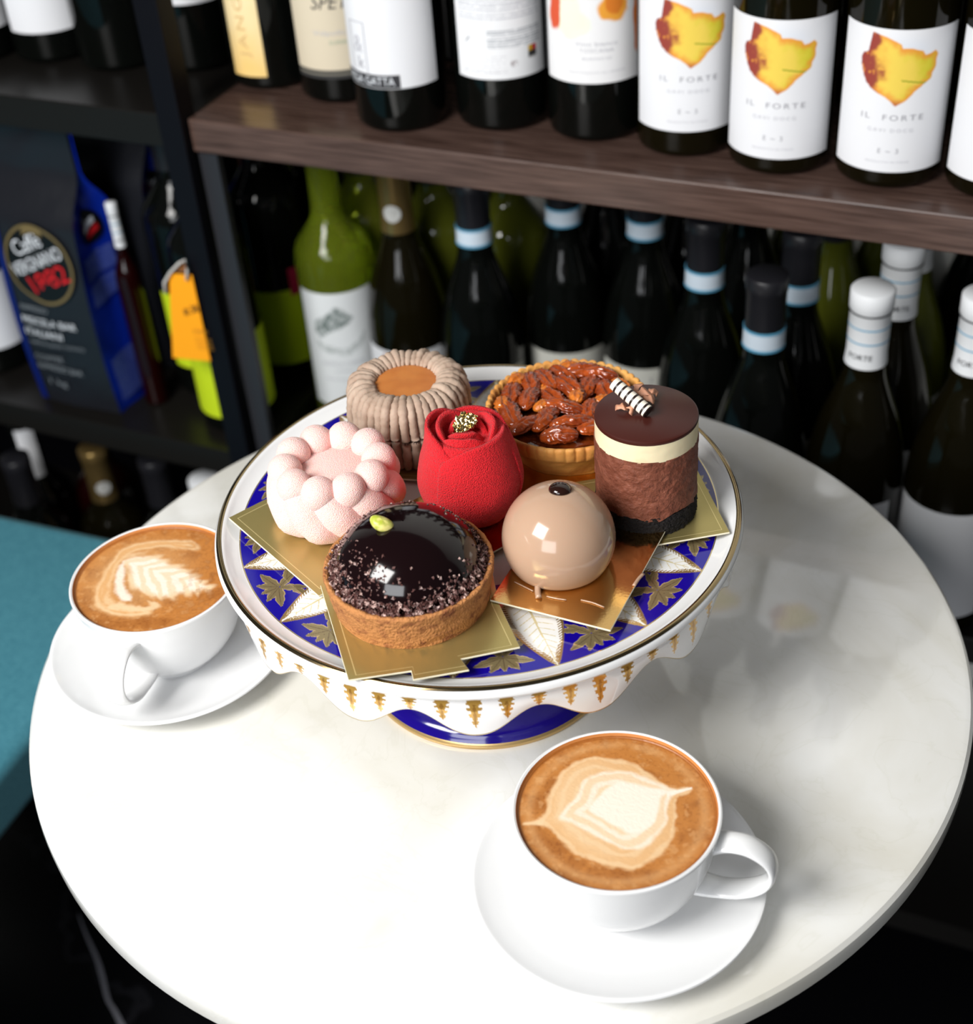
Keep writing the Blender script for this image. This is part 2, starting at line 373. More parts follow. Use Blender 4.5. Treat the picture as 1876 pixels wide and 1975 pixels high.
def coffee_disc(kind):
    na, nr = 420, 170; R = 0.0486
    rr = np.linspace(0, 1, nr) ** 0.9; rr[0] = 0.002; aa = np.linspace(0, 2 * np.pi, na, endpoint=False)
    A, Rr = np.meshgrid(aa, rr); X = (Rr * np.cos(A)).ravel(); Y = (Rr * np.sin(A)).ravel()
    Z = np.where(Rr.ravel() > 0.985, 0.0008, 0.0) + (vnoise(X, Y, 40, 3, 2) - .5) * 0.00012
    brown = np.array(rgb(186, 120, 56)); dark = np.array(rgb(140, 78, 26)); tan = np.array(rgb(218, 168, 112)); cream = np.array(rgb(228, 196, 154)); white = np.array(rgb(240, 228, 212))
    n1 = vnoise(X + 3, Y + 3, 5, 1, 4); n2 = vnoise(X + 3, Y + 3, 38, 2, 2); n3 = vnoise(X + 3, Y + 3, 16, 5, 3)
    C = mixc(brown[None, :] * np.ones((len(X), 1)), dark, sstep(.42, .75, n1) * .55 + sstep(.5, .85, n2) * .35)
    C = mixc(C, tan, sstep(.55, .8, n3) * .35)
    wx = (vnoise(X + 9, Y + 9, 1.8, 11, 3) - .5) * .20; wy = (vnoise(X + 7, Y + 5, 1.8, 12, 3) - .5) * .20
    Xw, Yw = X + wx, Y + wy
    fine = (vnoise(X + 2, Y + 2, 14, 21, 2) - .5) * .05
    if kind == 'heart':
        outer = smooth_poly([(-.95, -.04), (-.80, .02), (-.72, .30), (-.50, .54), (-.15, .70), (.12, .62), (.35, .44), (.52, .26), (.76, .24), (.76, .16), (.60, .10), (.56, -.12), (.46, -.38), (.22, -.62), (.02, -.72), (-.24, -.66), (-.50, -.48), (-.68, -.20), (-.80, -.08)])
        mid = smooth_poly([(-.62, -.02), (-.42, .18), (-.22, .40), (.08, .46), (.34, .36), (.50, .26), (.62, .20), (.50, .06), (.42, -.20), (.24, -.42), (.00, -.46), (-.24, -.36), (-.44, -.18)])
        core = smooth_poly([(-.30, .04), (-.12, .20), (.10, .32), (.34, .27), (.52, .20), (.42, .10), (.36, -.08), (.28, -.22), (.10, -.27), (-.08, -.18), (-.22, -.06)])
        do, dm, dc = poly_sd(outer, Xw, Yw), poly_sd(mid, Xw, Yw), poly_sd(core, Xw, Yw)
        t = sstep(.03, -.03, do + fine)
        C = mixc(C, tan, t * .95)
        bands = sstep(.3, 1, .5 + .5 * np.sin(do * 46 + n1 * 5))
        C = mixc(C, cream, t * (.25 + .5 * bands))
        left = sstep(.2, -.5, X) * sstep(.0, -.16, do + fine); C = mixc(C, cream, left * .55)
        tm = sstep(.03, -.03, dm + fine * .6); b2 = sstep(.2, 1, .5 + .5 * np.sin(dm * 44 + n1 * 4))
        C = mixc(C, cream, tm); C = mixc(C, white, tm * (.20 + .55 * b2)); C = mixc(C, white, sstep(.02, -.03, dc + fine * .4))
        ring = np.exp(-((np.hypot(X, Y) - .88) / .05) ** 2) * sstep(0.1, .5, n1); C = mixc(C, tan, ring * .4)
        stem = poly_sd([(.50, .20), (.78, .245), (.78, .215), (.50, .12)], Xw, Yw); C = mixc(C, white, sstep(.015, -.012, stem))
        tip = poly_sd([(-.96, -.05), (-.78, -.02), (-.78, -.07)], Xw, Yw); C = mixc(C, cream, sstep(.03, -.01, tip))
    else:
        swirl = smooth_poly([(-.75, .25), (-.50, .62), (-.05, .72), (.40, .62), (.35, .48), (-.05, .55), (-.45, .44), (-.60, .10), (-.55, -.30), (-.35, -.50), (.0, -.55), (-.05, -.68), (-.45, -.66), (-.72, -.35)])
        ds = poly_sd(swirl, Xw, Yw); t = sstep(.05, -.05, ds + fine); C = mixc(C, tan, t * .85)
        C = mixc(C, cream, t * (.5 + .5 * np.sin(ds * 60 + n1 * 6)) * .9)
        haze = sstep(.95, .3, np.hypot(X + .25, Y - .1)); C = mixc(C, tan, haze * .45)
        leaf = smooth_poly([(-.48, .40), (-.10, .42), (.16, .24), (.42, .02), (.72, -.27), (.40, -.30), (.12, -.34), (-.20, -.24), (-.36, -.02), (-.42, .20)])
        dl = poly_sd(leaf, Xw, Yw); ax = (X + .48) * .87 - (Y - .40) * .49; cr = (X + .48) * .49 + (Y - .40) * .87
        feather = np.sin(ax * 30 - np.abs(cr) * 34 + n1 * 6)
        t = sstep(.06, -.06, dl + fine + feather * .030); C = mixc(C, cream, t)
        C = mixc(C, white, t * (.35 + .6 * sstep(-.7, .5, feather)) * sstep(.02, -.10, dl))
        l2 = smooth_poly([(-.48, .36), (-.44, .05), (-.36, -.22), (-.30, -.40), (-.42, -.36), (-.52, -.1), (-.56, .15)])
        C = mixc(C, white, sstep(.04, -.03, poly_sd(l2, Xw, Yw) + fine) * .9)
        l3 = smooth_poly([(-.52, -.52), (-.25, -.60), (.05, -.56), (.12, -.44), (-.10, -.40), (.0, -.50), (-.25, -.52), (-.45, -.42)])
        C = mixc(C, cream, sstep(.03, -.03, poly_sd(l3, Xw, Yw) + fine) * .9)
        mott = sstep(.1, .8, X) * sstep(.45, .65, n3); C = mixc(C, dark, mott * .5)
    edge = sstep(.955, .99, np.hypot(X, Y)); C = mixc(C, np.array(rgb(150, 84, 30)), edge * .8)
    V = np.c_[X * R, Y * R, Z]
    return mesh('coffee_surface', V, grid_faces(na, nr, True), crema, col=C)
crema = mat('coffee_crema', rough=0.38, vcol=True, bump=(500, 0.08, 2, 0.0003))

def make_cup(cx, cy, hang, kind, cl, sl, gl):
    s = link('saucer', SAUCER_ME, loc=(cx, cy, 0.0)); tag(s, sl, 'saucer', 'white saucers')
    c = empty('coffee_cup', (cx, cy, 0.0057), 0.0); tag(c, cl, 'cup', 'white coffee cups')
    link('cup_body', CUP_ME, parent=c); h = link('handle', HANDLE_ME, parent=c, rot=(0, 0, hang))
    cf = link('coffee', coffee_disc(kind), parent=c, loc=(0, 0, 0.0570)); cf['label'] = gl
    # faint crema ring left on the inner wall
    link('crema_ring', lathe_mesh('crema_ring', [(0.0482, 0.0565), (0.04862, 0.0578), (0.0492, 0.05935)], mat('crema_stain', rgb(196, 128, 70), 0.4), 96), parent=c)
make_cup(0.0512, 0.4652, math.radians(-22), 'heart', 'white cup of flat white with a heart tulip, in the right foreground', 'white saucer under the right foreground cup', 'brown crema with a white tulip heart')
make_cup(-0.2010, 0.6716, math.radians(-103), 'leaf', 'white cup of coffee with leaf latte art, left behind the cake stand', 'white saucer under the left cup beside the cake stand', 'brown crema with a white fern leaf')

# ------------------------------------------------------------------ cake stand
SX, SY = -0.0049, 0.6452
stand = empty('cake_stand', (SX, SY, 0.0)); tag(stand, 'blue, white and gold footed porcelain cake stand with scalloped skirt', 'cake stand')
A0 = math.radians(-75.4)
def plate_art():
    na, nr = 1500, 230; r = np.linspace(0.060, 0.1345, nr); a = np.linspace(0, 2 * np.pi, na, endpoint=False)
    Aa, R = np.meshgrid(a, r); Aa = Aa.ravel(); R = R.ravel()
    blue = np.array(rgb(20, 6, 140)); gold = np.array((0.33, 0.235, 0.10)); whit = np.array((0.84, 0.84, 0.82)); gdk = np.array((0.20, 0.13, 0.05)); pale = np.array((0.62, 0.50, 0.26))
    C = np.ones((len(R), 1)) * blue; M = np.zeros(len(R))
    sec = 2 * np.pi / 16
    # leaves
    da = (Aa - A0 + sec / 2) % sec - sec / 2; v = da * R; u = (R - 0.066) / (0.1342 - 0.066); uu = np.clip(u, 0, 1)
    w = 0.0172 * np.sin(np.pi * uu ** 0.78) ** 0.75 * (1 - 0.25 * uu) ; w = np.where((u > 0) & (u < 1), w, 0)
    f = np.abs(v) / np.maximum(w, 1e-6)
    ins = (f < 1) & (w > 0)
    C[ins] = whit; gl = np.array((0.46, 0.30, 0.12)); tipg = sstep(.74, .95, uu)
    comb = ins & ((((uu * 40 + f * 3.2) % 1) < .42 + .5 * tipg) & (f > .74 - .55 * tipg)); C[comb] = gl; M[comb] = .5
    g = ins & (f > .90 - .25 * tipg); C[g] = gl; M[g] = .6
    vein = ins & (f < .95 - .3 * tipg) & ((f < .035) | ((np.abs(((uu * 15 - f * 1.9) % 1) - .5) < .055) & (f < .58))); C[vein] = (0.72, 0.62, 0.36); M[vein] = .1
    # sprigs between the leaves
    ds = (Aa - A0) % sec - sec / 2; x = R; y = ds * R
    def lobe(cx, cy, ang, ln, wd):
        dx, dy = x - cx, y - cy; p = dx * math.cos(ang) + dy * math.sin(ang); q = -dx * math.sin(ang) + dy * math.cos(ang)
        t = np.clip(p / ln, 0, 1); ww = wd * np.sin(np.pi * t ** 0.7) ** .7
        ww = ww * (1 + .10 * np.cos(t * 19))
        return np.where((p > 0) & (p < ln), np.abs(q) / np.maximum(ww, 1e-7), 9)
    L_ = [(.1215, 0, 0, .0100, .0025), (.1210, 0, math.radians(36), .0128, .0027), (.1210, 0, math.radians(-36), .0128, .0027), (.1212, 0, math.radians(70), .0165, .0028), (.1212, 0, math.radians(-70), .0165, .0028),
          (.1205, .0004, math.radians(148), .0150, .0025), (.1205, -.0004, math.radians(-148), .0150, .0025), (.1150, .0040, math.radians(112), .0095, .0024), (.1150, -.0040, math.radians(-112), .0095, .0024)]
    best = np.full(len(R), 9.0)
    for l in L_: best = np.minimum(best, lobe(*l))
    s_ = (best < 1) & ~ins; C[s_] = (0.30, 0.235, 0.12); M[s_] = .45
    e_ = (best > .80) & (best < 1) & ~ins; C[e_] = (0.56, 0.42, 0.20); M[e_] = .4
    e_ = (best < .09) & ~ins; C[e_] = (.16, .11, .06); M[e_] = .4
    rimline = R > 0.1336; C[rimline] = pale; M[rimline] = .8
    cen = R < 0.066; C[cen] = whit; M[cen] = 0
    V = np.c_[R * np.cos(Aa), R * np.sin(Aa), np.full(len(R), 0.1150)]
    return mesh('painted_plate', V, grid_faces(na, nr, True)[:, ::1], enamel, col=np.c_[C, M])
po = link('painted_plate', plate_art(), parent=stand); po['label'] = 'cobalt blue border with white feather leaves and gilt sprigs'
link('plate_body', lathe_mesh('plate_body', [(0.00003, 0.1149), (0.0601, 0.1149), (0.134, 0.1149), (0.1350, 0.1152), (0.1385, 0.1162), (0.1415, 0.1180), (0.1432, 0.1190), (0.1450, 0.1191), (0.1466, 0.1182), (0.1478, 0.1165), (0.1480, 0.1145), (0.1472, 0.1128), (0.1455, 0.1116), (0.1432, 0.1110),
     (0.1418, 0.1085), (0.135, 0.1085), (0.03, 0.1050)], china, 256, sharp=30), parent=stand)
gr = link('gilt_rim', lathe_mesh('gilt_rim', smooth_prof([(0.1436, 0.11915), (0.1444, 0.1195), (0.1455, 0.1194), (0.1466, 0.1185)], 3), gilt, 256), parent=stand); gr['label'] = 'gilded rim line'
def skirt():
    na, nz = 2048, 44; a = np.linspace(0, 2 * np.pi, na, endpoint=False); sec = 2 * np.pi / 14
    A1 = math.radians(-93.6); ph = ((a - A1 + sec / 2) % sec - sec / 2) / sec
    zb = 0.0835 + 0.0165 * (0.5 - 0.5 * np.cos(ph * 2 * np.pi)) ** 1.15
    k = np.linspace(0, 1, nz)[:, None]; Z = 0.1115 * (1 - k) + zb[None, :] * k
    R = 0.1428 + 0.0012 * np.sin(k * np.pi) + 0 * Z
    A = np.ones((nz, 1)) * a[None, :]
    C = np.ones((nz, na, 3)) * np.array((0.86, 0.86, 0.86)); M = np.zeros((nz, na))
    ms = sec / 4; mi = np.round((A - A1) / ms).astype(int); da = ((A - A1) - mi * ms) * 0.143; kind = mi % 4
    ln = np.where(kind == 0, 0.0205, np.where(kind == 2, 0.0095, 0.0150)); t = (0.1098 - Z) / ln
    w = np.where(t < .28, 0.0060 * (1 - .5 * t / .28) * (1 - .35 * np.abs(np.sin(t * 20))), 0.0031 * (1 - t) ** .75 * (1 + .30 * np.sign(np.sin(t * 26))) / .8)
    w = np.where((t > 0) & (t < 1), w, 0); g = np.abs(da) < w
    C[g] = (0.62, 0.36, 0.08); M[g] = .45
    core = g & (np.abs(da) < w * .25) & (t > .2); C[core] = (0.40, 0.20, 0.04)
    edge = k[:, 0] > .965; C[edge] = (0.50, 0.36, 0.16); M[edge] = .6
    C[:2] = (.55, .40, .18); M[:2] = .5
    V = np.stack([R * np.cos(A), R * np.sin(A), Z], -1).reshape(-1, 3)
    return mesh('scalloped_skirt', V, grid_faces(na, nz, True), enamel, col=np.c_[C.reshape(-1, 3), M.reshape(-1)])
sk = link('scalloped_skirt', skirt(), parent=stand); sk['label'] = 'white scalloped skirt with gold leaf drops'
so = sk.modifiers.new('thickness', 'SOLIDIFY'); so.thickness = 0.0022; so.offset = 1.0
cobalt = mat('cobalt_glaze', rgb(24, 8, 120), 0.12, coat=0.4)
link('foot', lathe_mesh('foot', np.vstack([[(0.0745, 0.0026), (0.0752, 0.0042)], smooth_prof([(0.0750, 0.0045), (0.0715, 0.0095), (0.0620, 0.0150), (0.045, 0.022), (0.030, 0.038), (0.024, 0.060), (0.028, 0.085), (0.045, 0.1052)], 5)]), cobalt, 128), parent=stand)
fg = link('gilt_foot_ring', lathe_mesh('gilt_foot_ring', [(0.068, 0.0), (0.0755, 0.0), (0.0762, 0.0012), (0.0762, 0.0030), (0.0752, 0.0043), (0.0740, 0.0045)], mat('pale_gilt', (0.62, 0.42, 0.18), 0.3, metal=0.7), 128), parent=stand); fg['label'] = 'gold foot ring'

# ------------------------------------------------------------------ gold boards under the cakes
def board(pts, z, material, label, emboss=True, notch=False):
    n = len(pts); V = [(x, y, 0.0) for x, y in pts] + [(x, y, 0.0011) for x, y in pts]
    cx_, cy_ = np.mean(np.array(pts), 0); V = [(a - cx_, b - cy_, c) for a, b, c in V]
    F = [tuple(range(n))[::-1], tuple(range(n, 2 * n))] + [(i, (i + 1) % n, n + (i + 1) % n, n + i) for i in range(n)]
    me = mesh('gold_cake_board', V, F, material, smooth=False); me.materials.append(card)
    for i, p in enumerate(me.polygons): p.material_index = 0 if i < 2 else 1
    o = link('gold_cake_board', me, loc=(cx_, cy_, z)); tag(o, label, 'cake board', 'gold cake boards'); bevel(o, 0.0002, 1)
    if emboss and material is foil:
        W_ = []
        for k in (.900, .912):
            W_ += [(v[0] * k, v[1] * k, .00116) for v in V[:n]]
        link('embossed_line', mesh('embossed_line', W_, [(i, (i + 1) % n, n + (i + 1) % n, n + i) for i in range(n)], mat('embossed_foil', (.80, .68, .32), .35, metal=.6), smooth=False), parent=o)
    return o
def sq(px, py, z, half, ang, tab=False):
    c, s = math.cos(ang), math.sin(ang); cx, cy = P(px, py, z) if px > 5 else (px, py)
    return [(cx + half * (c * a - s * b), cy + half * (s * a + c * b)) for a, b in ((-1, -1), (1, -1), (1, 1), (-1, 1))]
def quad3(p1, p2, p3, z):
    """square from three pixel corners in order (p2 is between p1 and p3)"""
    a, b, c = (np.array(P(*p, z)) for p in (p1, p2, p3)); return [tuple(a), tuple(b), tuple(c), tuple(a + c - b)]
ZB = 0.1153
bK = np.array(P(1095, 781, 0.1425)); bM = np.array(P(783, 738, 0.157)); bR = np.array(P(912, 985, 0.1185))
def csq(c, half, ang):
    co, si = math.cos(ang), math.sin(ang); return [(c[0] + half * (co * a - si * b), c[1] + half * (si * a + co * b)) for a, b in ((-1, -1), (1, -1), (1, 1), (-1, 1))]
board(csq(bK + (0, -0.012), 0.040, math.radians(8)), ZB, foil_warm, 'gold cake board under the pecan tart')
board(csq(bM + (0.002, -0.004), 0.038, math.radians(-14)), ZB + 0.0014, foil, 'gold cake board under the brown piped chestnut cake')
board(csq(bR + (0.000, -0.004), 0.0335, math.radians(35)), ZB + 0.0028, foil_warm, 'gold cake board under the red rose cake')
# D: under the layered cake
d1, d2 = np.array(P(1407, 1030, ZB + .004)), np.array(P(1262, 1055, ZB + .004)); e1 = (d2 - d1); e1 /= np.linalg.norm(e1); nrm = np.array([e1[1], -e1[0]])
if nrm[1] < 0: nrm = -nrm
board([tuple(d1), tuple(d1 + e1 * .074), tuple(d1 + e1 * .074 + nrm * .066), tuple(d1 + nrm * .066)], ZB + 0.0042, foil, 'olive gold cake board under the layered chocolate cake')
# A: under the pink flower cake
a1, a2 = np.array(P(441, 1002, ZB + .004)), np.array(P(607, 1146, ZB + .004)); e1 = a2 - a1; ln = np.linalg.norm(e1) ; e1 /= ln; nrm = np.array([-e1[1], e1[0]])
if nrm[1] < 0: nrm = -nrm
board([tuple(a1), tuple(a1 + e1 * (ln + .004)), tuple(a1 + e1 * (ln + .004) + nrm * .078), tuple(a1 + nrm * .078)], ZB + 0.0042, foil, 'gold cake board under the pink flower cake')
# B: under the dark glazed tart, with its pull-tab notches
zb = ZB + 0.0057
b = [np.array(P(*q, zb)) for q in ((618, 1132), (672, 1315), (793, 1297), (797, 1314), (905, 1295), (889, 1274), (1003, 1251), (962, 1166))]
nb = b[0] + (b[7] - b[6]) * 1.05; back = b[7] + (b[7] - b[6]) * 0.25
board([tuple(q) for q in b] + [tuple(back + (0, .02)), tuple(b[0] + (0.02, 0.03))], zb, foil, 'notched gold cake board under the dark glazed tart')
# C: under the caramel dome
zc = ZB + 0.0071
c1, c2, c3 = (np.array(P(*q, zc)) for q in ((945, 1160), (1177, 1219), (1283, 1027)))
board([tuple(c1), tuple(c2), tuple(c3), tuple(c1 + c3 - c2)], zc, foil_warm, 'shiny gold cake board under the smooth caramel dome')

# ------------------------------------------------------------------ cakes
Z0 = ZB + 0.0012
# 1 dark glazed tart
tz = zb + 0.0012; tcx, tcy = P(787, 1085, 0.1445)
tart = empty('chocolate_tart', (tcx, tcy, tz)); tag(tart, 'round tart with dark glossy chocolate dome, cocoa nibs and a pistachio', 'cake')
crust = mat('cocoa_biscuit', rgb(190, 128, 74), 0.8, mottle=(170, rgb(128, 70, 40), 0.50, 0.72), bump=(700, 1.0, 4, 0.0014))
ns, nz = 240, 26
def tart_wall():
    a = np.linspace(0, 2 * np.pi, ns, endpoint=False); pr_ = np.vstack([smooth_prof([(0.0402, 0.0), (0.0415, 0.006), (0.0428, 0.015), (0.0437, 0.0215)], 8), [(0.0434, 0.0226), (0.0424, 0.0229), (0.0408, 0.0222), (0.0400, 0.0205)]])
    A, I = np.meshgrid(a, np.arange(len(pr_))); R = pr_[I, 0]; Z = pr_[I, 1]
    n = vnoise(A * 9, Z * 900, 1.0, 4, 3) - .5; R = R + n * 0.0011 * (I > 0)
    Z = Z + (vnoise(A * 12, Z * 50, 1, 9, 2) - .5) * .0009 * (Z > .02)
    return mesh('tart_shell', np.stack([R * np.cos(A), R * np.sin(A), Z], -1).reshape(-1, 3), grid_faces(ns, len(pr_), True), crust)
link('tart_shell', tart_wall(), parent=tart)
link('filling', lathe_mesh('filling', smooth_prof([(0.0409, 0.0195), (0.036, 0.0208), (0.02, 0.0215), (0.00003, 0.0215)], 4), mat('cocoa_filling', rgb(96, 54, 40), 0.7, bump=(500, 1, 4, 0.001)), 96), parent=tart)
glaze = mat('dark_mirror_glaze', (0.006, 0.0018, 0.0022), 0.10, spec=0.6)
dp = [(0.0372 * math.cos(t), 0.0195 + 0.0300 * math.sin(t) ** 0.92) for t in np.linspace(0, math.pi / 2 - 0.01, 28)]
link('glazed_dome', lathe_mesh('glazed_dome', [(0.0378, 0.0185)] + dp, glaze, 96, sharp=80), parent=tart)
def nibs():
    r = random.Random(3); parts = []
    def add(x, y, z, s, nx=0, ny=0):
        ang = [r.random() * 6.28 for _ in range(3)]; pts = []
        for k in range(3): pts.append((s * r.uniform(.5, 1) * math.cos(2.09 * k + ang[0]), s * r.uniform(.5, 1) * math.sin(2.09 * k + ang[0]), -s * .4))
        for k in range(3): pts.append((s * r.uniform(.25, .9) * math.cos(2.09 * k + ang[0] + .7), s * r.uniform(.25, .9) * math.sin(2.09 * k + ang[0] + .7), s * r.uniform(.2, .75)))
        M_ = Matrix.Rotation(r.uniform(-.9, .9), 3, 'X') @ Matrix.Rotation(r.uniform(-.9, .9), 3, 'Y')
        V = [tuple(M_ @ Vector(p) + Vector((x, y, z))) for p in pts]
        parts.append((V, [(0, 2, 1), (3, 4, 5), (0, 1, 4, 3), (1, 2, 5, 4), (2, 0, 3, 5)]))
    for k in range(900):
        a = r.random() * 2 * math.pi; rr = r.triangular(0.0352, 0.0422, 0.0388); add(rr * math.cos(a), rr * math.sin(a), 0.0215 + r.random() * .0022 + max(0, (.040 - rr)) * 1.1, r.uniform(.0008, .0020))
    def on_dome(a, t, s):
        rr = 0.0372 * math.cos(t); zz = 0.0195 + 0.0300 * math.sin(t) ** 0.92; add(rr * math.cos(a), rr * math.sin(a), zz, s)
    for k in range(680):                                   # climbing band round the foot of the dome
        a = r.random() * 2 * math.pi; on_dome(a, abs(r.gauss(.10, .17)) * (1.15 if math.cos(a - 4.4) > 0 else .8), r.uniform(.0008, .0017))
    for k in range(230):                                   # higher on the far and left side
        a = r.uniform(math.radians(20), math.radians(215)); on_dome(a, r.triangular(.1, 1.0, .35), r.uniform(.0006, .0012))
    for k in range(75):                                    # the loose cluster facing the camera
        a = r.gauss(math.radians(238), .22); on_dome(a, r.gauss(.62, .17), r.uniform(.0006, .0014))
    return merge(parts)
V, F = nibs(); o = link('cocoa_nibs', mesh('cocoa_nibs', V, F, mat('cocoa_nib', rgb(92, 60, 56), 0.45, mottle=(330, rgb(222, 190, 180), 0.52, 0.66)), smooth=False), parent=tart); o['kind'] = 'stuff'
def blob(name, rx, ry, rz, material, nseg=24, nr=16, disp=None):
    a = np.linspace(0, 2 * np.pi, nseg, endpoint=False); t = np.linspace(-np.pi / 2 + .02, np.pi / 2 - .02, nr); A, Tt = np.meshgrid(a, t)
    D = 1 + (disp(A, Tt) if disp else 0)
    return mesh(name, np.stack([rx * np.cos(Tt) * np.cos(A) * D, ry * np.cos(Tt) * np.sin(A) * D, rz * np.sin(Tt) * D], -1).reshape(-1, 3), grid_faces(nseg, nr, True), material)
def dome_r(z): k = (z - tz - 0.0195) / 0.0300; return -1 if k > 1 else 0.0372 * math.cos(math.asin(max(0, k) ** (1 / .92)))
for zz_ in np.linspace(0.175, 0.14, 200):
    px_, py_ = P(735, 1016, zz_)
    if math.hypot(px_ - tcx, py_ - tcy) < dome_r(zz_): break
pist = link('pistachio', blob('pistachio', .0064, .0040, .0034, mat('pistachio', rgb(170, 180, 60), 0.35, mottle=(220, rgb(226, 214, 130), 0.4, 0.6)), disp=lambda A, t: .08 * np.cos(A) + .04 * np.sin(3 * A)), parent=tart, loc=(px_ - tcx, py_ - tcy, zz_ - tz + .0022), rot=(0.25, 0.45, math.radians(-14)))

# 2 pink flower cake
pcx, pcy = P(640, 897, 0.152); pz = ZB + 0.0054
pink = empty('pink_flower_cake', (pcx, pcy, pz)); tag(pink, 'pale pink velvet cake shaped like a ring of rounded petals', 'cake')
pkm = mat('pink_velvet', rgb(252, 206, 198), 0.95, bump=(1700, 0.8, 1, 0.0008), sss=0.25, sssr=0.006, sheen=0.3)
def ball(cx, cy, cz, r, n=20):
    a = np.linspace(0, 2 * np.pi, n, endpoint=False); t = np.linspace(-np.pi / 2 + .02, np.pi / 2 - .02, n // 2); A, Tt = np.meshgrid(a, t)
    return np.stack([cx + r * np.cos(Tt) * np.cos(A), cy + r * np.cos(Tt) * np.sin(A), cz + r * np.sin(Tt)], -1).reshape(-1, 3), grid_faces(n, n // 2, True)
body = [(np.array(lathe([(0.00003, 0.001), (0.028, 0.001), (0.031, 0.008), (0.029, 0.02), (0.024, 0.030), (0.00003, 0.0305)], 40)[0]), lathe([(0.00003, 0.001), (0.028, 0.001), (0.031, 0.008), (0.029, 0.02), (0.024, 0.030), (0.00003, 0.0305)], 40)[1])]
V, F = merge(body)
o = link('cake_core', mesh('cake_core', V, F, pkm), parent=pink); o['label'] = 'smooth pink hollow in the centre'
NP = 10
for i in range(NP):
    a0 = 2 * math.pi * i / NP + .12; path, rad = [], []
    for t in np.linspace(0, 1, 20):
        R = np.interp(t, [0, .3, .7, 1], [.0258, .0288, .0298, .0270]); z = np.interp(t, [0, .3, .7, 1], [.0300, .0215, .0100, .0050])
        rr = np.interp(t, [0, .15, .4, .7, 1], [.0070, .0082, .0100, .0092, .0056]); a = a0 + (t ** 1.1) * .80
        path.append((R * math.cos(a), R * math.sin(a), max(z, rr * .95))); rad.append(rr)
    path = np.array(path); tg = np.gradient(path, axis=0); tg /= np.linalg.norm(tg, axis=1)[:, None]
    post = [path[-1] + tg[-1] * .0042 * math.sin(q) for q in (.45, .9, 1.35)]; postr = [.0050 * math.cos(q) for q in (.45, .9, 1.35)]
    pth = np.vstack([path, post]); pth[:, 2] = np.maximum(pth[:, 2], .0006)
    V, F = tube(pth, rad + postr, 22); V[:, 2] = np.maximum(V[:, 2], 0.0003)
    V, F = merge([(V, F), ball(.0258 * math.cos(a0 - .05), .0258 * math.sin(a0 - .05), .0312, .0097, 28)])
    link('petal', mesh('petal', V, F, pkm), parent=pink)

# 3 piped chestnut cake
mz = ZB + 0.0026
mont = empty('piped_chestnut_cake', (bM[0], bM[1], mz)); tag(mont, 'brown piped chestnut cream cake with a caramel centre', 'cake')
crm = mat('chestnut_cream', rgb(182, 160, 142), 0.75, bump=(500, 0.35, 3, 0.0008), mottle=(90, rgb(160, 136, 118), 0.4, 0.7), sss=0.05, sssr=0.003)
link('cake_core', lathe_mesh('cake_core', [(0.00003, 0.001), (0.031, 0.001), (0.0322, 0.012), (0.0318, 0.034), (0.0265, 0.0385), (0.018, 0.0365), (0.00003, 0.0365)], crm, 64), parent=mont)
rr_ = random.Random(5); NS = 42
for i in range(NS):
    a0 = 2 * math.pi * i / NS + rr_.uniform(-.02, .02); top = rr_.uniform(-.0010, .0014); sw = rr_.uniform(-.11, .11); r0 = rr_.uniform(-.0010, .0014)
    keys = [(.0325 + r0, .0014, -.3), (.0335 + r0, .010, .0), (.0337 + r0, .020, .3), (.0334 + r0, .031, .1), (.0313 + r0, .0385 + top * .6, 0), (.0270, .0418 + top, -.1), (.0215, .0412 + top, .1), (.0180, .0385 + top * .5, .2)]
    pts = [(R * math.cos(a0 + sw * s_), R * math.sin(a0 + sw * s_), z) for R, z, s_ in keys]
    pth = smooth_prof(pts, 5); n_ = len(pth); rad = np.interp(np.arange(n_) / (n_ - 1), [0, .06, .5, .7, .92, 1], [.0020, .0026, .0028, .0026, .0021, .0009]) * (1 + np.array([rr_.uniform(-.13, .13) for _ in range(n_)]))
    V, F = tube(pth, rad, 9); V[:, 2] = np.maximum(V[:, 2], .0002)
    link('cream_strand', mesh('cream_strand', V, F, crm), parent=mont)
o = link('caramel_centre', lathe_mesh('caramel_centre', smooth_prof([(0.0195, 0.0366), (0.0188, 0.0392), (0.0165, 0.0400), (0.009, 0.0402), (0.00003, 0.0402)], 4), mat('soft_caramel', rgb(196, 122, 58), 0.35, mottle=(60, rgb(180, 104, 46), 0.4, 0.7), sss=0.1, sssr=.003, bump=(60, .3, 2, .002)), 64), parent=mont); o['label'] = 'smooth orange caramel pool'

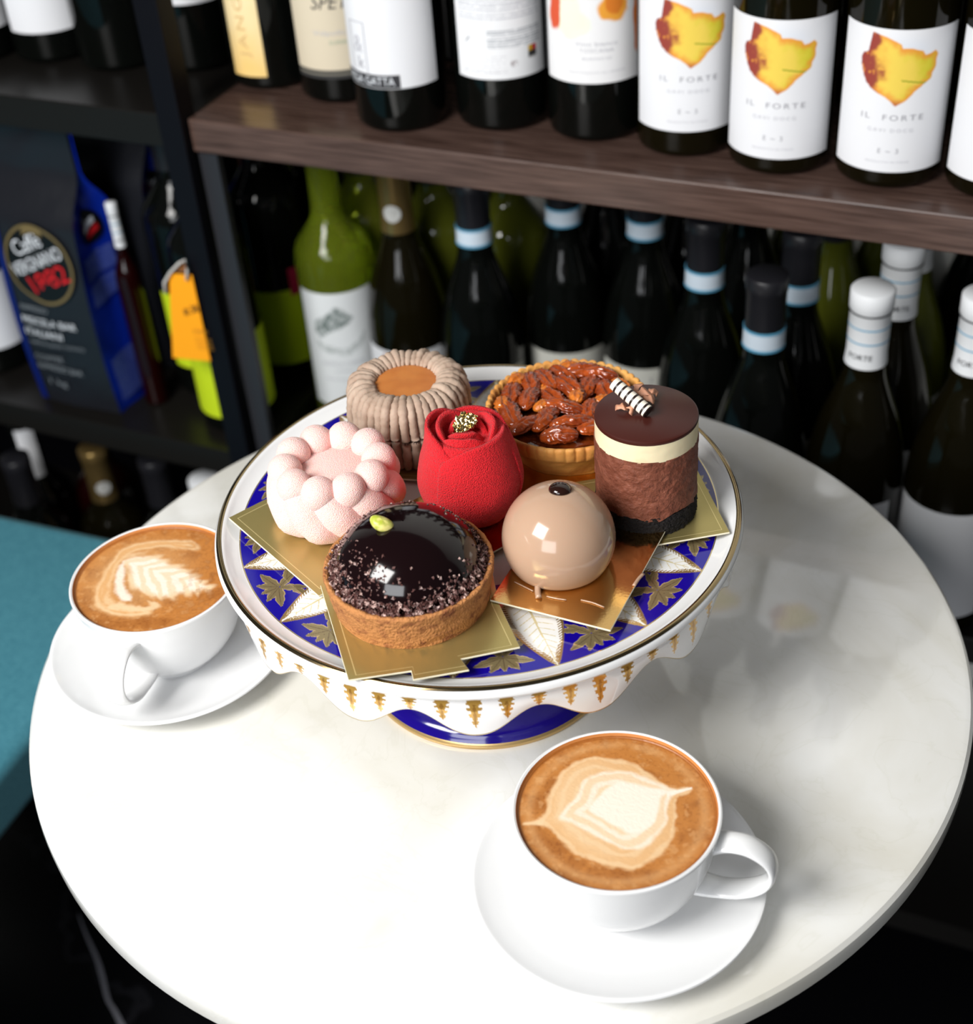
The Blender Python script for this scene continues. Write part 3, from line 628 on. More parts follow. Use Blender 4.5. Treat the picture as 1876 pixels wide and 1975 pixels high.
# 4 red rose cake
rz0 = ZB + 0.0040
rose = empty('red_rose_cake', (bR[0], bR[1], rz0)); tag(rose, 'red velvet rose-shaped cake topped with a flake of gold leaf', 'cake')
rdm = mat('red_velvet_spray', rgb(214, 18, 32), 0.9, bump=(1500, 1.0, 1, 0.0014), sss=0.12, sssr=.004, sheen=0.08)
rprof = smooth_prof([(0.0150, 0.0003), (0.0225, 0.006), (0.0270, 0.017), (0.0276, 0.026), (0.0255, 0.037), (0.0228, 0.047), (0.0212, 0.054)], 6)
RZ = lambda z: np.interp(z, rprof[:, 1], rprof[:, 0])
link('bud_core', lathe_mesh('bud_core', np.vstack([[(0.00003, 0.0002)], rprof * [0.955, 1], [(0.017, 0.0545), (0.012, 0.0500), (0.00003, 0.048)]]), rdm, 96, sharp=80), parent=rose)
def rpetal(a0, span, ztop, off0, off1, curl, dip=.012, inner=1.0, z0=0.0006, th=0.0021):
    nu, nv = 56, 30; U_, V_ = np.meshgrid(np.linspace(0, 1, nu), np.linspace(0, 1, nv))
    A = a0 + span * U_; zt = ztop - dip * np.abs(2 * U_ - 1) ** 3.0; Z = z0 + (zt - z0) * V_
    R = RZ(np.clip(Z, 0, .054)) * inner + off0 + (off1 - off0) * U_ + curl * np.clip((V_ - .86) / .14, 0, 1) ** 2
    R = R + (vnoise(U_ * 5 + a0, V_ * 4, 1, 3, 2) - .5) * .0012
    me = mesh('petal', np.stack([R * np.cos(A), R * np.sin(A), Z], -1).reshape(-1, 3), grid_faces(nu, nv), rdm)
    o = link('petal', me, parent=rose); s = o.modifiers.new('thickness', 'SOLIDIFY'); s.thickness = th; s.offset = -1; return o
rpetal(math.radians(-128), math.radians(165), .0570, .0026, .0004, -.0012, dip=.010)
rpetal(math.radians(-20), math.radians(165), .0560, .0020, .0004, -.0010, dip=.010)
rpetal(math.radians(88), math.radians(165), .0600, .0022, .0004, -.0010, dip=.014)
rpetal(math.radians(-60), math.radians(150), .0590, -.0040, -.0052, -.0008, z0=.040, th=.0028)
rpetal(math.radians(70), math.radians(170), .0600, -.0045, -.0055, -.0008, z0=.040, th=.0028)
rpetal(math.radians(190), math.radians(140), .0580, -.0052, -.0062, -.0004, z0=.040, th=.0028)
rpetal(math.radians(-10), math.radians(200), .0570, -.0100, -.0118, .0, z0=.040, th=.0028)
rpetal(math.radians(170), math.radians(190), .0575, -.0105, -.0128, .0, z0=.040, th=.0028)
def gold_flake():
    nu, nv = 16, 20; rs = np.random.RandomState(4); U_, V_ = np.meshgrid(np.linspace(-1, 1, nu), np.linspace(-1, 1, nv))
    wd = .0050 * (0.55 + .45 * np.sin(V_ * 2.6 + .8)) + .0012; X = U_ * wd + rs.randn(nv, nu) * .00045 + .0012 * V_; Y = V_ * .0080 + rs.randn(nv, nu) * .0004; Z = rs.rand(nv, nu) * .0026
    return mesh('gold_leaf_flake', np.stack([X, Y, Z], -1).reshape(-1, 3), grid_faces(nu, nv), mat('gold_leaf', (0.95, 0.72, 0.32), 0.22, metal=1.0), smooth=False)
gx, gy = P(893, 818, 0.176)
link('gold_leaf_flake', gold_flake(), parent=rose, loc=(gx - bR[0], gy - bR[1], 0.1745 - rz0), rot=(0.45, 0.1, math.radians(-25)))

# 5 pecan tart
kz = ZB + 0.0012
pec = empty('pecan_tart', (bK[0], bK[1], kz)); tag(pec, 'golden pecan tart with a crimped pastry rim and glazed nuts', 'cake')
pastry = mat('golden_pastry', rgb(232, 172, 92), 0.6, mottle=(50, rgb(196, 120, 52), 0.4, 0.75), bump=(260, 0.35, 4, 0.001), sss=.08, sssr=.003)
def pecan_shell():
    n = 480; a = np.linspace(0, 2 * np.pi, n, endpoint=False)
    pr_ = np.vstack([smooth_prof([(0.0345, 0.0), (0.0368, 0.004), (0.0400, 0.010), (0.0432, 0.0158)], 6), smooth_prof([(0.0450, 0.0168), (0.0468, 0.0190), (0.0478, 0.0225), (0.0482, 0.0262), (0.0470, 0.0276), (0.0452, 0.0268), (0.0442, 0.0235)], 4)])
    A, I = np.meshgrid(a, np.arange(len(pr_))); R = pr_[I, 0].copy(); Z = pr_[I, 1].copy()
    cr = np.abs(np.sin(A * 26)) ** .55; m_ = sstep(.016, .0195, Z); R += m_ * (cr - .75) * .0013; Z += m_ * (cr - .7) * .0012
    R += (vnoise(A * 5, Z * 200, 1, 8, 2) - .5) * .0010
    return mesh('pastry_shell', np.stack([R * np.cos(A), R * np.sin(A), Z], -1).reshape(-1, 3), grid_faces(n, len(pr_), True), pastry)
link('pastry_shell', pecan_shell(), parent=pec)
def disc(R, z, na, nr, amp, sc, seed):
    r = np.linspace(0.00003, R, nr); a = np.linspace(0, 2 * np.pi, na, endpoint=False); A, Rr = np.meshgrid(a, r); X = Rr * np.cos(A); Y = Rr * np.sin(A)
    Z = z + (vnoise(X + 5, Y + 5, sc, seed, 3) - .5) * amp
    return np.stack([X, Y, Z], -1).reshape(-1, 3), grid_faces(na, nr, True)
V, F = disc(.0445, .0235, 120, 40, .0040, 160, 4)
link('syrup_filling', mesh('syrup_filling', V, F, mat('pecan_syrup', rgb(120, 50, 16), 0.16, coat=.6, mottle=(120, rgb(66, 22, 8), 0.4, 0.65), bump=(200, .4, 3, .0015))), parent=pec)
nutm = mat('glazed_pecan', rgb(168, 74, 26), 0.15, coat=.7, mottle=(130, rgb(108, 36, 12), 0.35, 0.7), bump=(350, .35, 3, .0008))
nutm2 = mat('pale_glazed_pecan', rgb(214, 122, 44), 0.2, coat=.7, mottle=(130, rgb(150, 66, 20), 0.35, 0.7), bump=(350, .35, 3, .0008))
def pecan_mesh(seed, ln, wd, ht, material):
    a = np.linspace(0, 2 * np.pi, 48, endpoint=False); t = np.linspace(-np.pi / 2 + .02, np.pi / 2 - .02, 40); A, Tt = np.meshgrid(a, t)
    cs = np.cos(Tt) ** .85; ridge = 1 - .20 * np.abs(np.sin(A * 4.5 + .6 * np.sin(Tt * 6 + seed))) ** .7 * cs - .42 * np.exp(-((A - np.pi / 2) / .20) ** 2) * cs
    nz_ = (vnoise(A * 3 + seed, Tt * 9 + 14, 1, seed, 3) - .5) * .42 * cs
    Y = wd * cs * np.cos(A) * (ridge + nz_); Z = ht * cs * np.sin(A) * (ridge + nz_); X = ln * np.sin(Tt); Z = np.where(Z < 0, Z * .55, Z) + .0012 * np.cos(X / ln * 1.3)
    return mesh('pecan_half', np.stack([X, Y, Z], -1).reshape(-1, 3), grid_faces(48, 40, True), material)
PM = [pecan_mesh(1, .0125, .0068, .0050, nutm), pecan_mesh(2, .0112, .0064, .0052, nutm), pecan_mesh(3, .0070, .0050, .0042, nutm2), pecan_mesh(4, .0132, .0070, .0048, nutm)]
spots = [(-.032, .012, 80, 0), (-.022, .006, 70, 1), (-.034, -.008, 100, 3), (-.020, .022, 95, 0), (-.011, .026, 110, 3), (.000, .030, 130, 1), (.012, .032, 0, 0), (.022, .026, -20, 1), (-.009, .008, 120, 0), (.003, .014, 125, 3), (.014, .016, 60, 1),
         (-.002, -.006, -22, 3), (-.014, -.016, 55, 0), (-.026, -.020, 35, 1), (.000, -.022, 5, 3), (.014, -.026, 20, 0), (.012, -.010, 75, 1), (.024, .006, 100, 0), (.032, .014, 140, 2), (.026, -.012, 60, 3), (-.014, -.002, 20, 2), (.006, .004, 80, 2), (.020, -.002, 10, 2), (-.028, .026, 40, 2), (-.008, -.033, -10, 1), (.030, -.022, 50, 1), (.036, .000, 90, 2), (-.010, .018, 20, 2), (.004, .037, 10, 2), (-.038, .002, 90, 2)]
rr_ = random.Random(9)
for x, y, a, k in spots:
    link('pecan_half', PM[k], parent=pec, loc=(x, y, .0262 + rr_.uniform(-.0008, .0016)), rot=(rr_.uniform(-.25, .25), rr_.uniform(-.18, .18), math.radians(a)))

# 6 layered chocolate cylinder
lx, ly = P(1246, 805, 0.180); lz = ZB + 0.0054
lay = empty('layered_chocolate_cake', (lx, ly, lz)); tag(lay, 'layered chocolate mousse cylinder with white band and striped wafer stick', 'cake')
def rough_cyl(name, R, z0, z1, material, amp, sc, seed, nz=30, na=200, wob=0.0, botwob=0.0):
    a = np.linspace(0, 2 * np.pi, na, endpoint=False); k = np.linspace(0, 1, nz); A, K = np.meshgrid(a, k)
    top = z1 + wob * (vnoise(A * 2.5, A * 0, 1, seed + 3, 3) - .5); bot = z0 + botwob * (vnoise(A * 2.5, A * 0, 1, seed + 5, 3) - .5); Z = bot + (top - bot) * K
    Rr = R + amp * (vnoise(A * R * sc, Z * sc, 1, seed, 4) - .5)
    V = np.stack([Rr * np.cos(A), Rr * np.sin(A), Z], -1).reshape(-1, 3); F = [tuple(f) for f in grid_faces(na, nz, True)]
    F.append(tuple(range(na))[::-1]); F.append(tuple(range((nz - 1) * na, nz * na)))
    return mesh(name, V, F, material, sharp=60)
link('crumb_base', rough_cyl('crumb_base', .0275, 0.0, .0125, mat('black_crumb', (0.006, 0.004, 0.004), 0.8, bump=(600, 1, 4, .002)), .0022, 900, 2), parent=lay)
link('mousse_layer', rough_cyl('mousse_layer', .0276, .0122, .0495, mat('chocolate_mousse', rgb(112, 60, 42), 0.6, bump=(420, .8, 5, .0016), mottle=(160, rgb(134, 78, 58), 0.4, 0.7)), .0014, 260, 6, nz=60, botwob=.006), parent=lay)
link('cream_layer', rough_cyl('cream_layer', .0274, .0490, .0600, mat('cream_layer', rgb(240, 226, 188), 0.45, mottle=(45, rgb(224, 196, 146), 0.55, 0.8), sss=.1, sssr=.004), .0003, 200, 7, wob=0), parent=lay)
link('chocolate_top', lathe_mesh('chocolate_top', [(0.0272, 0.0598), (0.0275, 0.0606), (0.0273, 0.0620), (0.0262, 0.0628), (0.00003, 0.0630)], mat('chocolate_glaze', rgb(66, 28, 22), 0.36), 96), parent=lay)
# striped stick
zt_ = lz + .063
s0 = Vector((*P(1184, 739, zt_ + .0125), zt_ + .0125)); s1 = Vector((*P(1250, 795, zt_ + .0035), zt_ + .0035))
stick = []
dirv = (s1 - s0); ln = dirv.length; dirv.normalize(); sidev = dirv.cross(Vector((0, 0, 1))).normalized(); upv = sidev.cross(dirv)
NB = 13; edges = np.linspace(0, ln, 40)
def stick_pt(d, r, a): q = s0 + dirv * d + (sidev * math.cos(a) + upv * math.sin(a)) * r; return (q.x - lx, q.y - ly, q.z - lz)
V = []; ring = 24
prf = [(0, .0018), (0, .0036)] + [(d, .0036) for d in edges[1:-1]] + [(ln, .0036), (ln, .0018), (ln - .004, .0016)]
cols = []
for d, r in prf:
    for k in range(ring):
        V.append(stick_pt(d, r, 2 * math.pi * k / ring))
F = grid_faces(ring, len(prf), True)
wst = mat('white_chocolate_stick', rgb(240, 230, 214), 0.35); dst = mat('dark_chocolate_stripe', rgb(40, 26, 22), 0.4)
me = mesh('striped_wafer_stick', V, F, wst); me.materials.append(dst)
stp = link('striped_wafer_stick', me, parent=lay)
for p in me.polygons:
    row = p.index // ring
    if row >= 1: p.material_index = 1 if ((row + 1) % 6) in (0, 1) or row > 38 else 0
def curl(cx, cy, cz, ln, wd, turns, rot, material):
    n = 22; V = []
    for i in range(n):
        t = i / (n - 1); a = turns * t * math.pi; r = ln * (.35 + .2 * t)
        c = np.array([r * math.cos(a), 0, r * math.sin(a)]); w_ = wd * math.sin(math.pi * (.1 + .85 * t)) * (1 + .25 * math.sin(t * 17))
        for s_ in (-1, 1): V.append((c[0], s_ * w_ * .5 + .0008 * math.sin(t * 9), c[2]))
    me = mesh('chocolate_curl', V, grid_faces(2, n), material); o = link('chocolate_curl', me, parent=lay, loc=(cx, cy, cz), rot=rot)
    s = o.modifiers.new('thickness', 'SOLIDIFY'); s.thickness = .0005
clm = mat('milk_chocolate_curl', rgb(206, 148, 118), 0.6)
def curl_at(px, py, ln, wd, turns, rot, dz=.0012): q = P(px, py, zt_ + dz); curl(q[0] - lx, q[1] - ly, .063 + dz, ln, wd, turns, rot, clm)
curl_at(1241, 764, .0095, .0060, 1.1, (.2, .1, .6), .002); curl_at(1252, 774, .0085, .0050, .8, (.5, -.2, .1), .001); curl_at(1232, 752, .0080, .0045, 1.2, (-.3, .1, 1.1), .002)
curl_at(1200, 790, .0070, .0045, 1.0, (.2, 0, .2)); curl_at(1214, 793, .0060, .0035, 1.2, (0, .3, 2.0)); curl_at(1258, 762, .0070, .0045, 1.1, (.1, .2, -.5), .0015)

# 7 caramel dome
rs_ = 0.0297; hx, hy = P(1077, 1035, 0.1395); hz = zc + 0.0012; ccz = 0.1395 - hz
dome = empty('caramel_dome_cake', (hx, hy, hz)); tag(dome, 'smooth beige mirror-glazed dome cake with a coffee bean drop', 'cake')
cg = mat('caramel_mirror_glaze', rgb(182, 150, 126), 0.13, coat=.15, sss=.08, sssr=.004)
t0_ = -math.asin(min(1, (ccz - .0012) / rs_))
prof = [(rs_ * math.cos(t), ccz + rs_ * math.sin(t)) for t in np.linspace(t0_, math.pi / 2 - .01, 50)]
link('glazed_body', lathe_mesh('glazed_body', [(0.00003, 0.0004), (prof[0][0] - .0015, 0.0004)] + prof, cg, 96, sharp=70), parent=dome)
bq = P(1080, 944, 0.1395 + rs_ * .985)
ob = link('chocolate_drop', blob('chocolate_drop', .0060, .0056, .0034, mat('dark_choc_drop', (0.018, 0.006, 0.004), 0.12, coat=.4)), parent=dome, loc=(bq[0] - hx, bq[1] - hy, ccz + rs_ * .985), rot=(-.1, .05, 0))
def drip(pix, r, z=hz):
    pts = [(*(np.array(P(x, y, z)) - (hx, hy)), h) for x, y, h in pix]; V, F = tube(smooth_prof(pts, 4), r, 8); V[:, 2] = np.maximum(V[:, 2], .0001); return V, F
V, F = merge([drip([(1038, 1130, .0030), (1037, 1142, .0012), (1039, 1155, .0005)], .0017), drip([(992, 1123, .0003), (1010, 1132, .0003), (1028, 1141, .0003)], .0004), drip([(1054, 1151, .0003), (1072, 1155, .0003), (1092, 1158, .0003)], .0004), drip([(1120, 1158, .0003), (1142, 1163, .0003), (1165, 1172, .0003)], .0004),
              drip([(1240, 1108, .0003), (1231, 1118, .0004), (1222, 1131, .0003)], .0010)])
link('glaze_drips', mesh('glaze_drips', V, F, cg), parent=dome)

# ------------------------------------------------------------------ bottles
def prof_bordeaux():
    s = smooth_prof([(0.0375, 0.175), (0.0375, 0.188), (0.0345, 0.203), (0.0240, 0.218), (0.0165, 0.230), (0.0145, 0.242)], 5)
    return np.vstack([[(0.00003, 0.004), (0.022, 0.002), (0.033, 0.0), (0.0362, 0.002), (0.0375, 0.006)], s, [(0.0138, 0.285), (0.0150, 0.286), (0.0150, 0.298), (0.0142, 0.300), (0.00003, 0.300)]])
def prof_burgundy():
    s = smooth_prof([(0.0388, 0.120), (0.0386, 0.134), (0.0360, 0.158), (0.0300, 0.184), (0.0220, 0.207), (0.0165, 0.225), (0.0145, 0.243)], 5)
    return np.vstack([[(0.00003, 0.004), (0.024, 0.002), (0.034, 0.0), (0.0376, 0.002), (0.0388, 0.006)], s, [(0.0138, 0.282), (0.0150, 0.283), (0.0150, 0.294), (0.0142, 0.296), (0.00003, 0.296)]])
BP = {'bordeaux': prof_bordeaux(), 'burgundy': prof_burgundy()}
BM = {}
def bottle_mesh(kind, material):
    k = (kind, material.name)
    if k not in BM: BM[k] = lathe_mesh('glass_body', BP[kind], material, 72, sharp=50)
    return BM[k]
def cyl_fn(R, z0, off=0.0):
    return lambda u, v: ((R) * math.cos((u + off) / R - 0.0), (R) * math.sin((u + off) / R), z0 + v)
LM = {}
def label_patch(R, half, z0, z1, material, paint=None, nu=40, nv=4, key=None, corner=0.0):
    """curved paper patch facing local +x; half in metres of arc"""
    k = key
    if k and k in LM: return LM[k]
    u = np.linspace(-half, half, nu); v = np.linspace(z0, z1, nv); Uu, Vv = np.meshgrid(u, v); A = Uu / R
    V = np.stack([R * np.cos(A), R * np.sin(A), Vv], -1).reshape(-1, 3)
    colr = paint(Uu.ravel(), Vv.ravel() - z0) if paint else None
    me = mesh('label', V, grid_faces(nu, nv), material, col=colr)
    if k: LM[k] = me
    return me
def ring_mesh(R0, z0, R1, z1, material, name='ring'):
    return lathe_mesh(name, [(R0, z0), (R1, z1)], material, 40)
EMB = np.array([(470, 255), (560, 272), (650, 290), (760, 335), (830, 370), (850, 412), (960, 408), (1085, 440), (1128, 492), (1190, 480), (1250, 455), (1282, 490), (1275, 640), (1215, 780), (1120, 850), (1045, 905), (960, 990), (830, 1072), (760, 1020), (700, 972), (600, 930), (500, 880), (435, 825), (380, 730), (348, 650), (345, 550), (375, 505), (430, 470), (452, 380)], float)
EMB = np.c_[(EMB[:, 0] - 800) * 5.6e-5, (1870 - EMB[:, 1]) * 6.0e-5]
def emblem_paint(base=(0.80, 0.81, 0.84)):
    def f(u, v):
        C = np.ones((len(u), 1)) * np.array(base)
        x = u; y = v; n = vnoise(x + 1, y + 1, 120, 3, 3); n2 = vnoise(x + 1, y + 1, 330, 6, 2)
        d = poly_sd(EMB, x + (n2 - .5) * .0012, y + (n - .5) * .0012); t = sstep(.0004, -.0004, d)
        yel = np.array(rgb(236, 206, 84)); lg = np.array(rgb(208, 200, 40)); org = np.array(rgb(232, 138, 50)); red = np.array(rgb(138, 44, 50))
        cx = x / .026; K = mixc(np.ones((len(u), 1)) * yel, lg, sstep(.1, .9, cx + n - .5))
        K = mixc(K, org, sstep(-.0065, .0, d + (n2 - .5) * .004) * .75)
        lf = sstep(-.1, -.75, cx + (n - .5) * .7) + sstep(.055, .048, y) * sstep(.6, .0, np.abs(cx)) * .7; K = mixc(K, org, np.clip(lf, 0, 1) * .8)
        K = mixc(K, red, sstep(-.36, -.62, cx - .25 * sstep(.070, .050, y) + (n - .5) * .8) * sstep(.25, .5, n2 + .15) * .92); 
        K = mixc(K, red, sstep(.054, .048, y) * sstep(.35, .0, np.abs(cx - .05)) * .6)
        ln_ = (np.abs((y - .0665) + .004 * cx) < .0005) & (cx > .15); K[ln_] = np.array(rgb(150, 160, 30))
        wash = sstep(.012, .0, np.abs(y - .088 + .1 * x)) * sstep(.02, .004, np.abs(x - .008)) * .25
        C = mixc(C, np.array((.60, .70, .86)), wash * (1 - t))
        return C * (1 - t[:, None]) + K * t[:, None]
    return f
def blots_paint(u, v):
    C = np.ones((len(u), 1)) * np.array((.82, .82, .83)); n = vnoise(u + 1, v + 1, 90, 8, 3)
    def blot(cx, cy, rx, ry, c, al=1.0):
        nonlocal C
        d = np.hypot((u - cx) / rx, (v - cy) / ry) + (n - .5) * .7; C = mixc(C, np.array(c), sstep(1.08, .82, d) * al)
    blot(-.024, .052, .016, .016, rgb(230, 240, 214), .9); blot(-.016, .044, .012, .010, rgb(232, 240, 215), .8); blot(-.034, .052, .0065, .016, rgb(214, 84, 50)); blot(.014, .056, .0125, .011, rgb(232, 158, 50)); blot(.014, .059, .008, .009, rgb(214, 120, 30))
    blot(.0350, .048, .0040, .030, rgb(226, 118, 24)); blot(-.002, .090, .014, .010, rgb(235, 190, 120), .8)
    return C
def gold_paint(u, v):
    C = np.ones((len(u), 1)) * np.array(rgb(244, 226, 180)); t = sstep(.06, .0, v) * .6 + vnoise(u + 1, v + 1, 60, 2, 3) * .3
    return mixc(C, np.array(rgb(240, 196, 104)), np.clip(t, 0, 1))
def tree_paint(u, v):
    u = u / 1.15; v = v / 1.25
    C = np.ones((len(u), 1)) * np.array((.76, .79, .80)); n = vnoise(u + 1, v + 1, 420, 5, 3); n1 = vnoise(u + 1, v + 1, 160, 2, 2)
    d = poly_sd(smooth_poly([(-.021, .073), (-.018, .079), (-.010, .083), (-.002, .090), (.005, .089), (.012, .083), (.014, .080), (.009, .075), (.002, .072), (-.008, .069), (-.016, .064), (-.020, .067)]), u, v)
    C = mixc(C, np.array((.16, .20, .19)), sstep(.0012, -.0010, d + (n1 - .5) * .003) * (.55 + .45 * (n > .5)))
    d = poly_sd(smooth_poly([(-.022, .060), (-.010, .056), (.006, .054), (.018, .060), (.023, .066), (.020, .056), (.008, .049), (-.008, .050), (-.018, .054)]), u, v)
    C = mixc(C, np.array((.34, .38, .37)), sstep(.0015, -.0010, d + (n1 - .5) * .003) * (.35 + .4 * (n > .5)))
    dot = np.hypot(u - .000, v - .012) < .0013; C[dot] = (.35, .36, .36)
    return C
def back_paint(u, v):
    v = v / .72
    C = np.ones((len(u), 1)) * np.array((.82, .83, .85)); n = vnoise(u + 1, v + 1, 900, 5, 2)
    rows = (((v * 1000) % 3.2) < 1.5) & (v > .062) & (np.abs(u) < .034); C[rows & (n > .35)] = (.55, .56, .60)
    r2 = (((v * 1000) % 3.0) < 1.6) & (v > .034) & (v < .052) & (u > -.010) & (u < .034); C[r2 & (n > .3)] = (.42, .44, .47)
    r3 = (((v * 1000) % 3.4) < 1.2) & (v > .006) & (v < .026) & (u < .004) & (u > -.032); C[r3 & (n > .45)] = (.62, .62, .65)
    e = (u > .022) & (u < .030) & (v > .018) & (v < .032); C[e] = (.03, .03, .03)
    C[e & (v > .026) & (u < .026)] = rgb(200, 160, 30); C[e & (v > .026) & (u > .026)] = rgb(190, 40, 50); C[e & (v < .020)] = (.5, .5, .5)
    m_ = np.hypot(u - .010, v - .016) < .0032; C[m_ & (n > .4)] = (.40, .36, .37)
    C[(np.abs(v - .042 - (u + .027) * 1.5) < .0012) & (np.abs(u + .027) < .0022)] = (.25, .26, .28)
    return C
def beige_paint(u, v):
    C = np.ones((len(u), 1)) * np.array(rgb(214, 202, 178)); C[v < .0075] = (.035, .035, .035); C[(v > .0030) & (v < .0040)] = (.28, .26, .2)
    return C
def ivory_paint(u, v): return np.ones((len(u), 1)) * np.array((.66, .66, .60)) * (1 + 0 * u[:, None])

def bottle(x, y, z, kind, glass, label, group=None, face=None, caps='black', lab=None, rot=0.0, name='wine_bottle'):
    """lab = dict(half, z0, z1, paint, res, text=[(body,size,u,v,material,spacing,width,vertical)])"""
    f_ = math.atan2(-y, -x) if face is None else face
    b = empty(name, (x, y, z + 0.0005), f_ + rot); tag(b, label, 'bottle', group)
    link('glass_body', bottle_mesh(kind, glass), parent=b)
    H = BP[kind][-1][1]; Rn = 0.0152
    def part(nm, key, prof, material):
        k = (kind, key)
        if k not in BM: BM[k] = lathe_mesh(nm, prof, material, 40, sharp=50)
        return link(nm, BM[k], parent=b)
    if caps in ('black', 'black_band'):
        part('capsule', 'capblack', [(0.0158, H - .058), (0.0152, H - .05), (0.0154, H - .012), (0.0160, H - .011), (0.0160, H + .0006), (0.0150, H + .0016), (0.00003, H + .0018)], cap_black)
        if caps == 'black_band':
            o = part('neck_band', 'band', [(0.0162, H - .0580), (0.0159, H - .0430)], band_mat); o['label'] = 'pale blue paper neck band'
            link('band_line', BM.setdefault(('line', kind), lathe_mesh('band_line', [(0.01630, H - .0440), (0.01620, H - .0422), (0.0158, H - .0420)], blue_line, 40)), parent=o)
            link('band_line', BM.setdefault(('line2', kind), lathe_mesh('band_line', [(0.0167, H - .0590), (0.01635, H - .0570)], blue_line, 40)), parent=o)
    elif caps == 'white':
        c = part('capsule', 'capwhite', [(0.0160, H - .060), (0.0152, H - .05), (0.0154, H - .014), (0.0163, H - .013), (0.0163, H + .0006), (0.0150, H + .0020), (0.00003, H + .0020)], cap_white)
        for dz, mt in ((.0145, cap_black), (.026, blue_line), (.038, blue_line)):
            link('capsule_line', BM.setdefault(('cl', kind, dz), lathe_mesh('capsule_line', [(0.0156, H - dz), (0.0160 if dz < .02 else .0156, H - dz - .0012)], mt, 40)), parent=c)
        link('lettering', text_mesh('FORTE', .0065, cyl_fn(.01600, H - .050), ink), parent=c)
    elif caps == 'gold':
        c = part('capsule', 'capgold', [(0.0160, H - .066), (0.0152, H - .05), (0.0154, H - .012), (0.0160, H - .011), (0.0160, H + .0006), (0.0150, H + .0016), (0.00003, H + .0018)], cap_gold)
        sR = .0166
        V = [(sR * math.cos(q * math.cos(t) / sR), sR * math.sin(q * math.cos(t) / sR), H - .045 + q * math.sin(t)) for q in (.0002, .0085) for t in np.linspace(0, 2 * np.pi, 28, endpoint=False)]
        link('seal', mesh('seal', V, grid_faces(28, 2, True), mat('silver_seal', (.48, .48, .46), .45)), parent=c)
    if lab:
        R = (0.0375 if kind == 'bordeaux' else 0.0388) + .0004
        nu, nv = lab.get('res', (40, 6)); pt = lab.get('paint'); 
        lo = link('label', label_patch(R, lab['half'], lab['z0'], lab['z1'], lab.get('mat', paper_v if pt else paper), pt, nu, nv, key=(kind, lab.get('key', label))), parent=b)
        for it in lab.get('text', []):
            body, size, u0, v0, mt = it[:5]; sp_ = it[5] if len(it) > 5 else 1.0; wdt = it[6] if len(it) > 6 else None; vert = it[7] if len(it) > 7 else 0; shr = it[8] if len(it) > 8 else 0
            R2 = R + .00025; base = cyl_fn(R2, 0)
            fn = (lambda u, v, u0=u0, v0=v0: base(u + u0, v + lab['z0'] + v0)) if not vert else (lambda u, v, u0=u0, v0=v0: base(-v + u0, u + lab['z0'] + v0))
            link('lettering', text_mesh(body, size, fn, mt, sp_, width=wdt, shear=shr), parent=lo)
    return b

def up_base(px, py, R=.0375):
    x, y = P(px, py, SHELF_Z); d = math.hypot(x, y); return x + x / d * R, y + y / d * R
forte = dict(half=.0455, z0=.0135, z1=.1135, paint=emblem_paint(), res=(190, 200), key='forte',
             text=[('IL  FORTE', .0056, 0, .0395, ink_grey, 1.35, .043), ('GAVI DOCG', .0036, 0, .0305, ink_faint, 1.4, .031), ('E', .0050, -.0060, .0155, ink_grey), ('~', .0060, 0, .0155, ink_grey), ('3', .0050, .0060, .0155, ink_grey), ('PRODOTTO IN ITALIA', .0020, 0, .0075, ink_faint, 1.1, .030)])
g_top = 'bottles on the brown walnut shelf'
x, y = up_base(1705, 368); bottle(x, y, SHELF_Z, 'bordeaux', glass_brown, 'dark bottle with yellow-orange blot label, second from the right on the walnut shelf', g_top, lab=forte, rot=-.02)
x, y = up_base(1492, 341); bottle(x, y, SHELF_Z, 'bordeaux', glass_brown, 'dark bottle with yellow-orange blot label, third from the right on the walnut shelf', g_top, lab=forte, rot=.18 - .32)
f6 = dict(forte); f6['z0'] = .0210; f6['z1'] = .121; f6['key'] = 'forte6'
x, y = up_base(1325, 308); bottle(x, y, SHELF_Z, 'bordeaux', glass_brown, 'dark bottle with yellow-orange blot label beside the orange splash label', g_top, lab=f6, rot=.02)
x, y = up_base(1705, 368); x += U[0] * .0775; y += U[1] * .0775; bottle(x, y, SHELF_Z, 'bordeaux', glass_brown, 'dark bottle with white label cut off by the right edge of the frame', g_top, lab=dict(half=.0455, z0=.0135, z1=.1135, key='plain9'), rot=.0)
x, y = up_base(1155, 278); bottle(x, y, SHELF_Z, 'bordeaux', glass_dark, 'dark bottle with white label splashed orange and pale green', g_top, rot=.02,
    lab=dict(half=.0455, z0=.047, z1=.150, paint=blots_paint, res=(150, 150), key='blots', text=[('Vino bianco', .0045, 0, .0300, ink_faint, 1.1, .032), ('TOSCANA', .0040, 0, .0250, ink_faint, 1.1, .026), ('BIANCO', .0028, 0, .0190, ink_faint, 1.1, .022), ('IMBOTTIGLIATO ALL ORIGINE', .0018, 0, .0085, ink_faint, 1.0, .044)]))
x, y = up_base(975, 257); bottle(x, y, SHELF_Z, 'bordeaux', glass_dark, 'dark bottle showing its back label of small print, left of the orange splash label', g_top, rot=.0,
    lab=dict(half=.0390, z0=.043, z1=.150, paint=back_paint, res=(170, 170), key='back'))
x, y = up_base(783, 259); bottle(x, y, SHELF_Z, 'bordeaux', glass_dark, 'dark bottle with white label, framed sketch and black lettered strip', g_top, rot=-.32,
    lab=dict(half=.0450, z0=.037, z1=.150, key='sketch', text=[]))
b3 = bpy.data.objects['wine_bottle.006'] if 'wine_bottle.006' in bpy.data.objects else None
lb = [c for c in b3.children if c.name.startswith('label')][0]
R2 = .0375 + .0004 + .0003
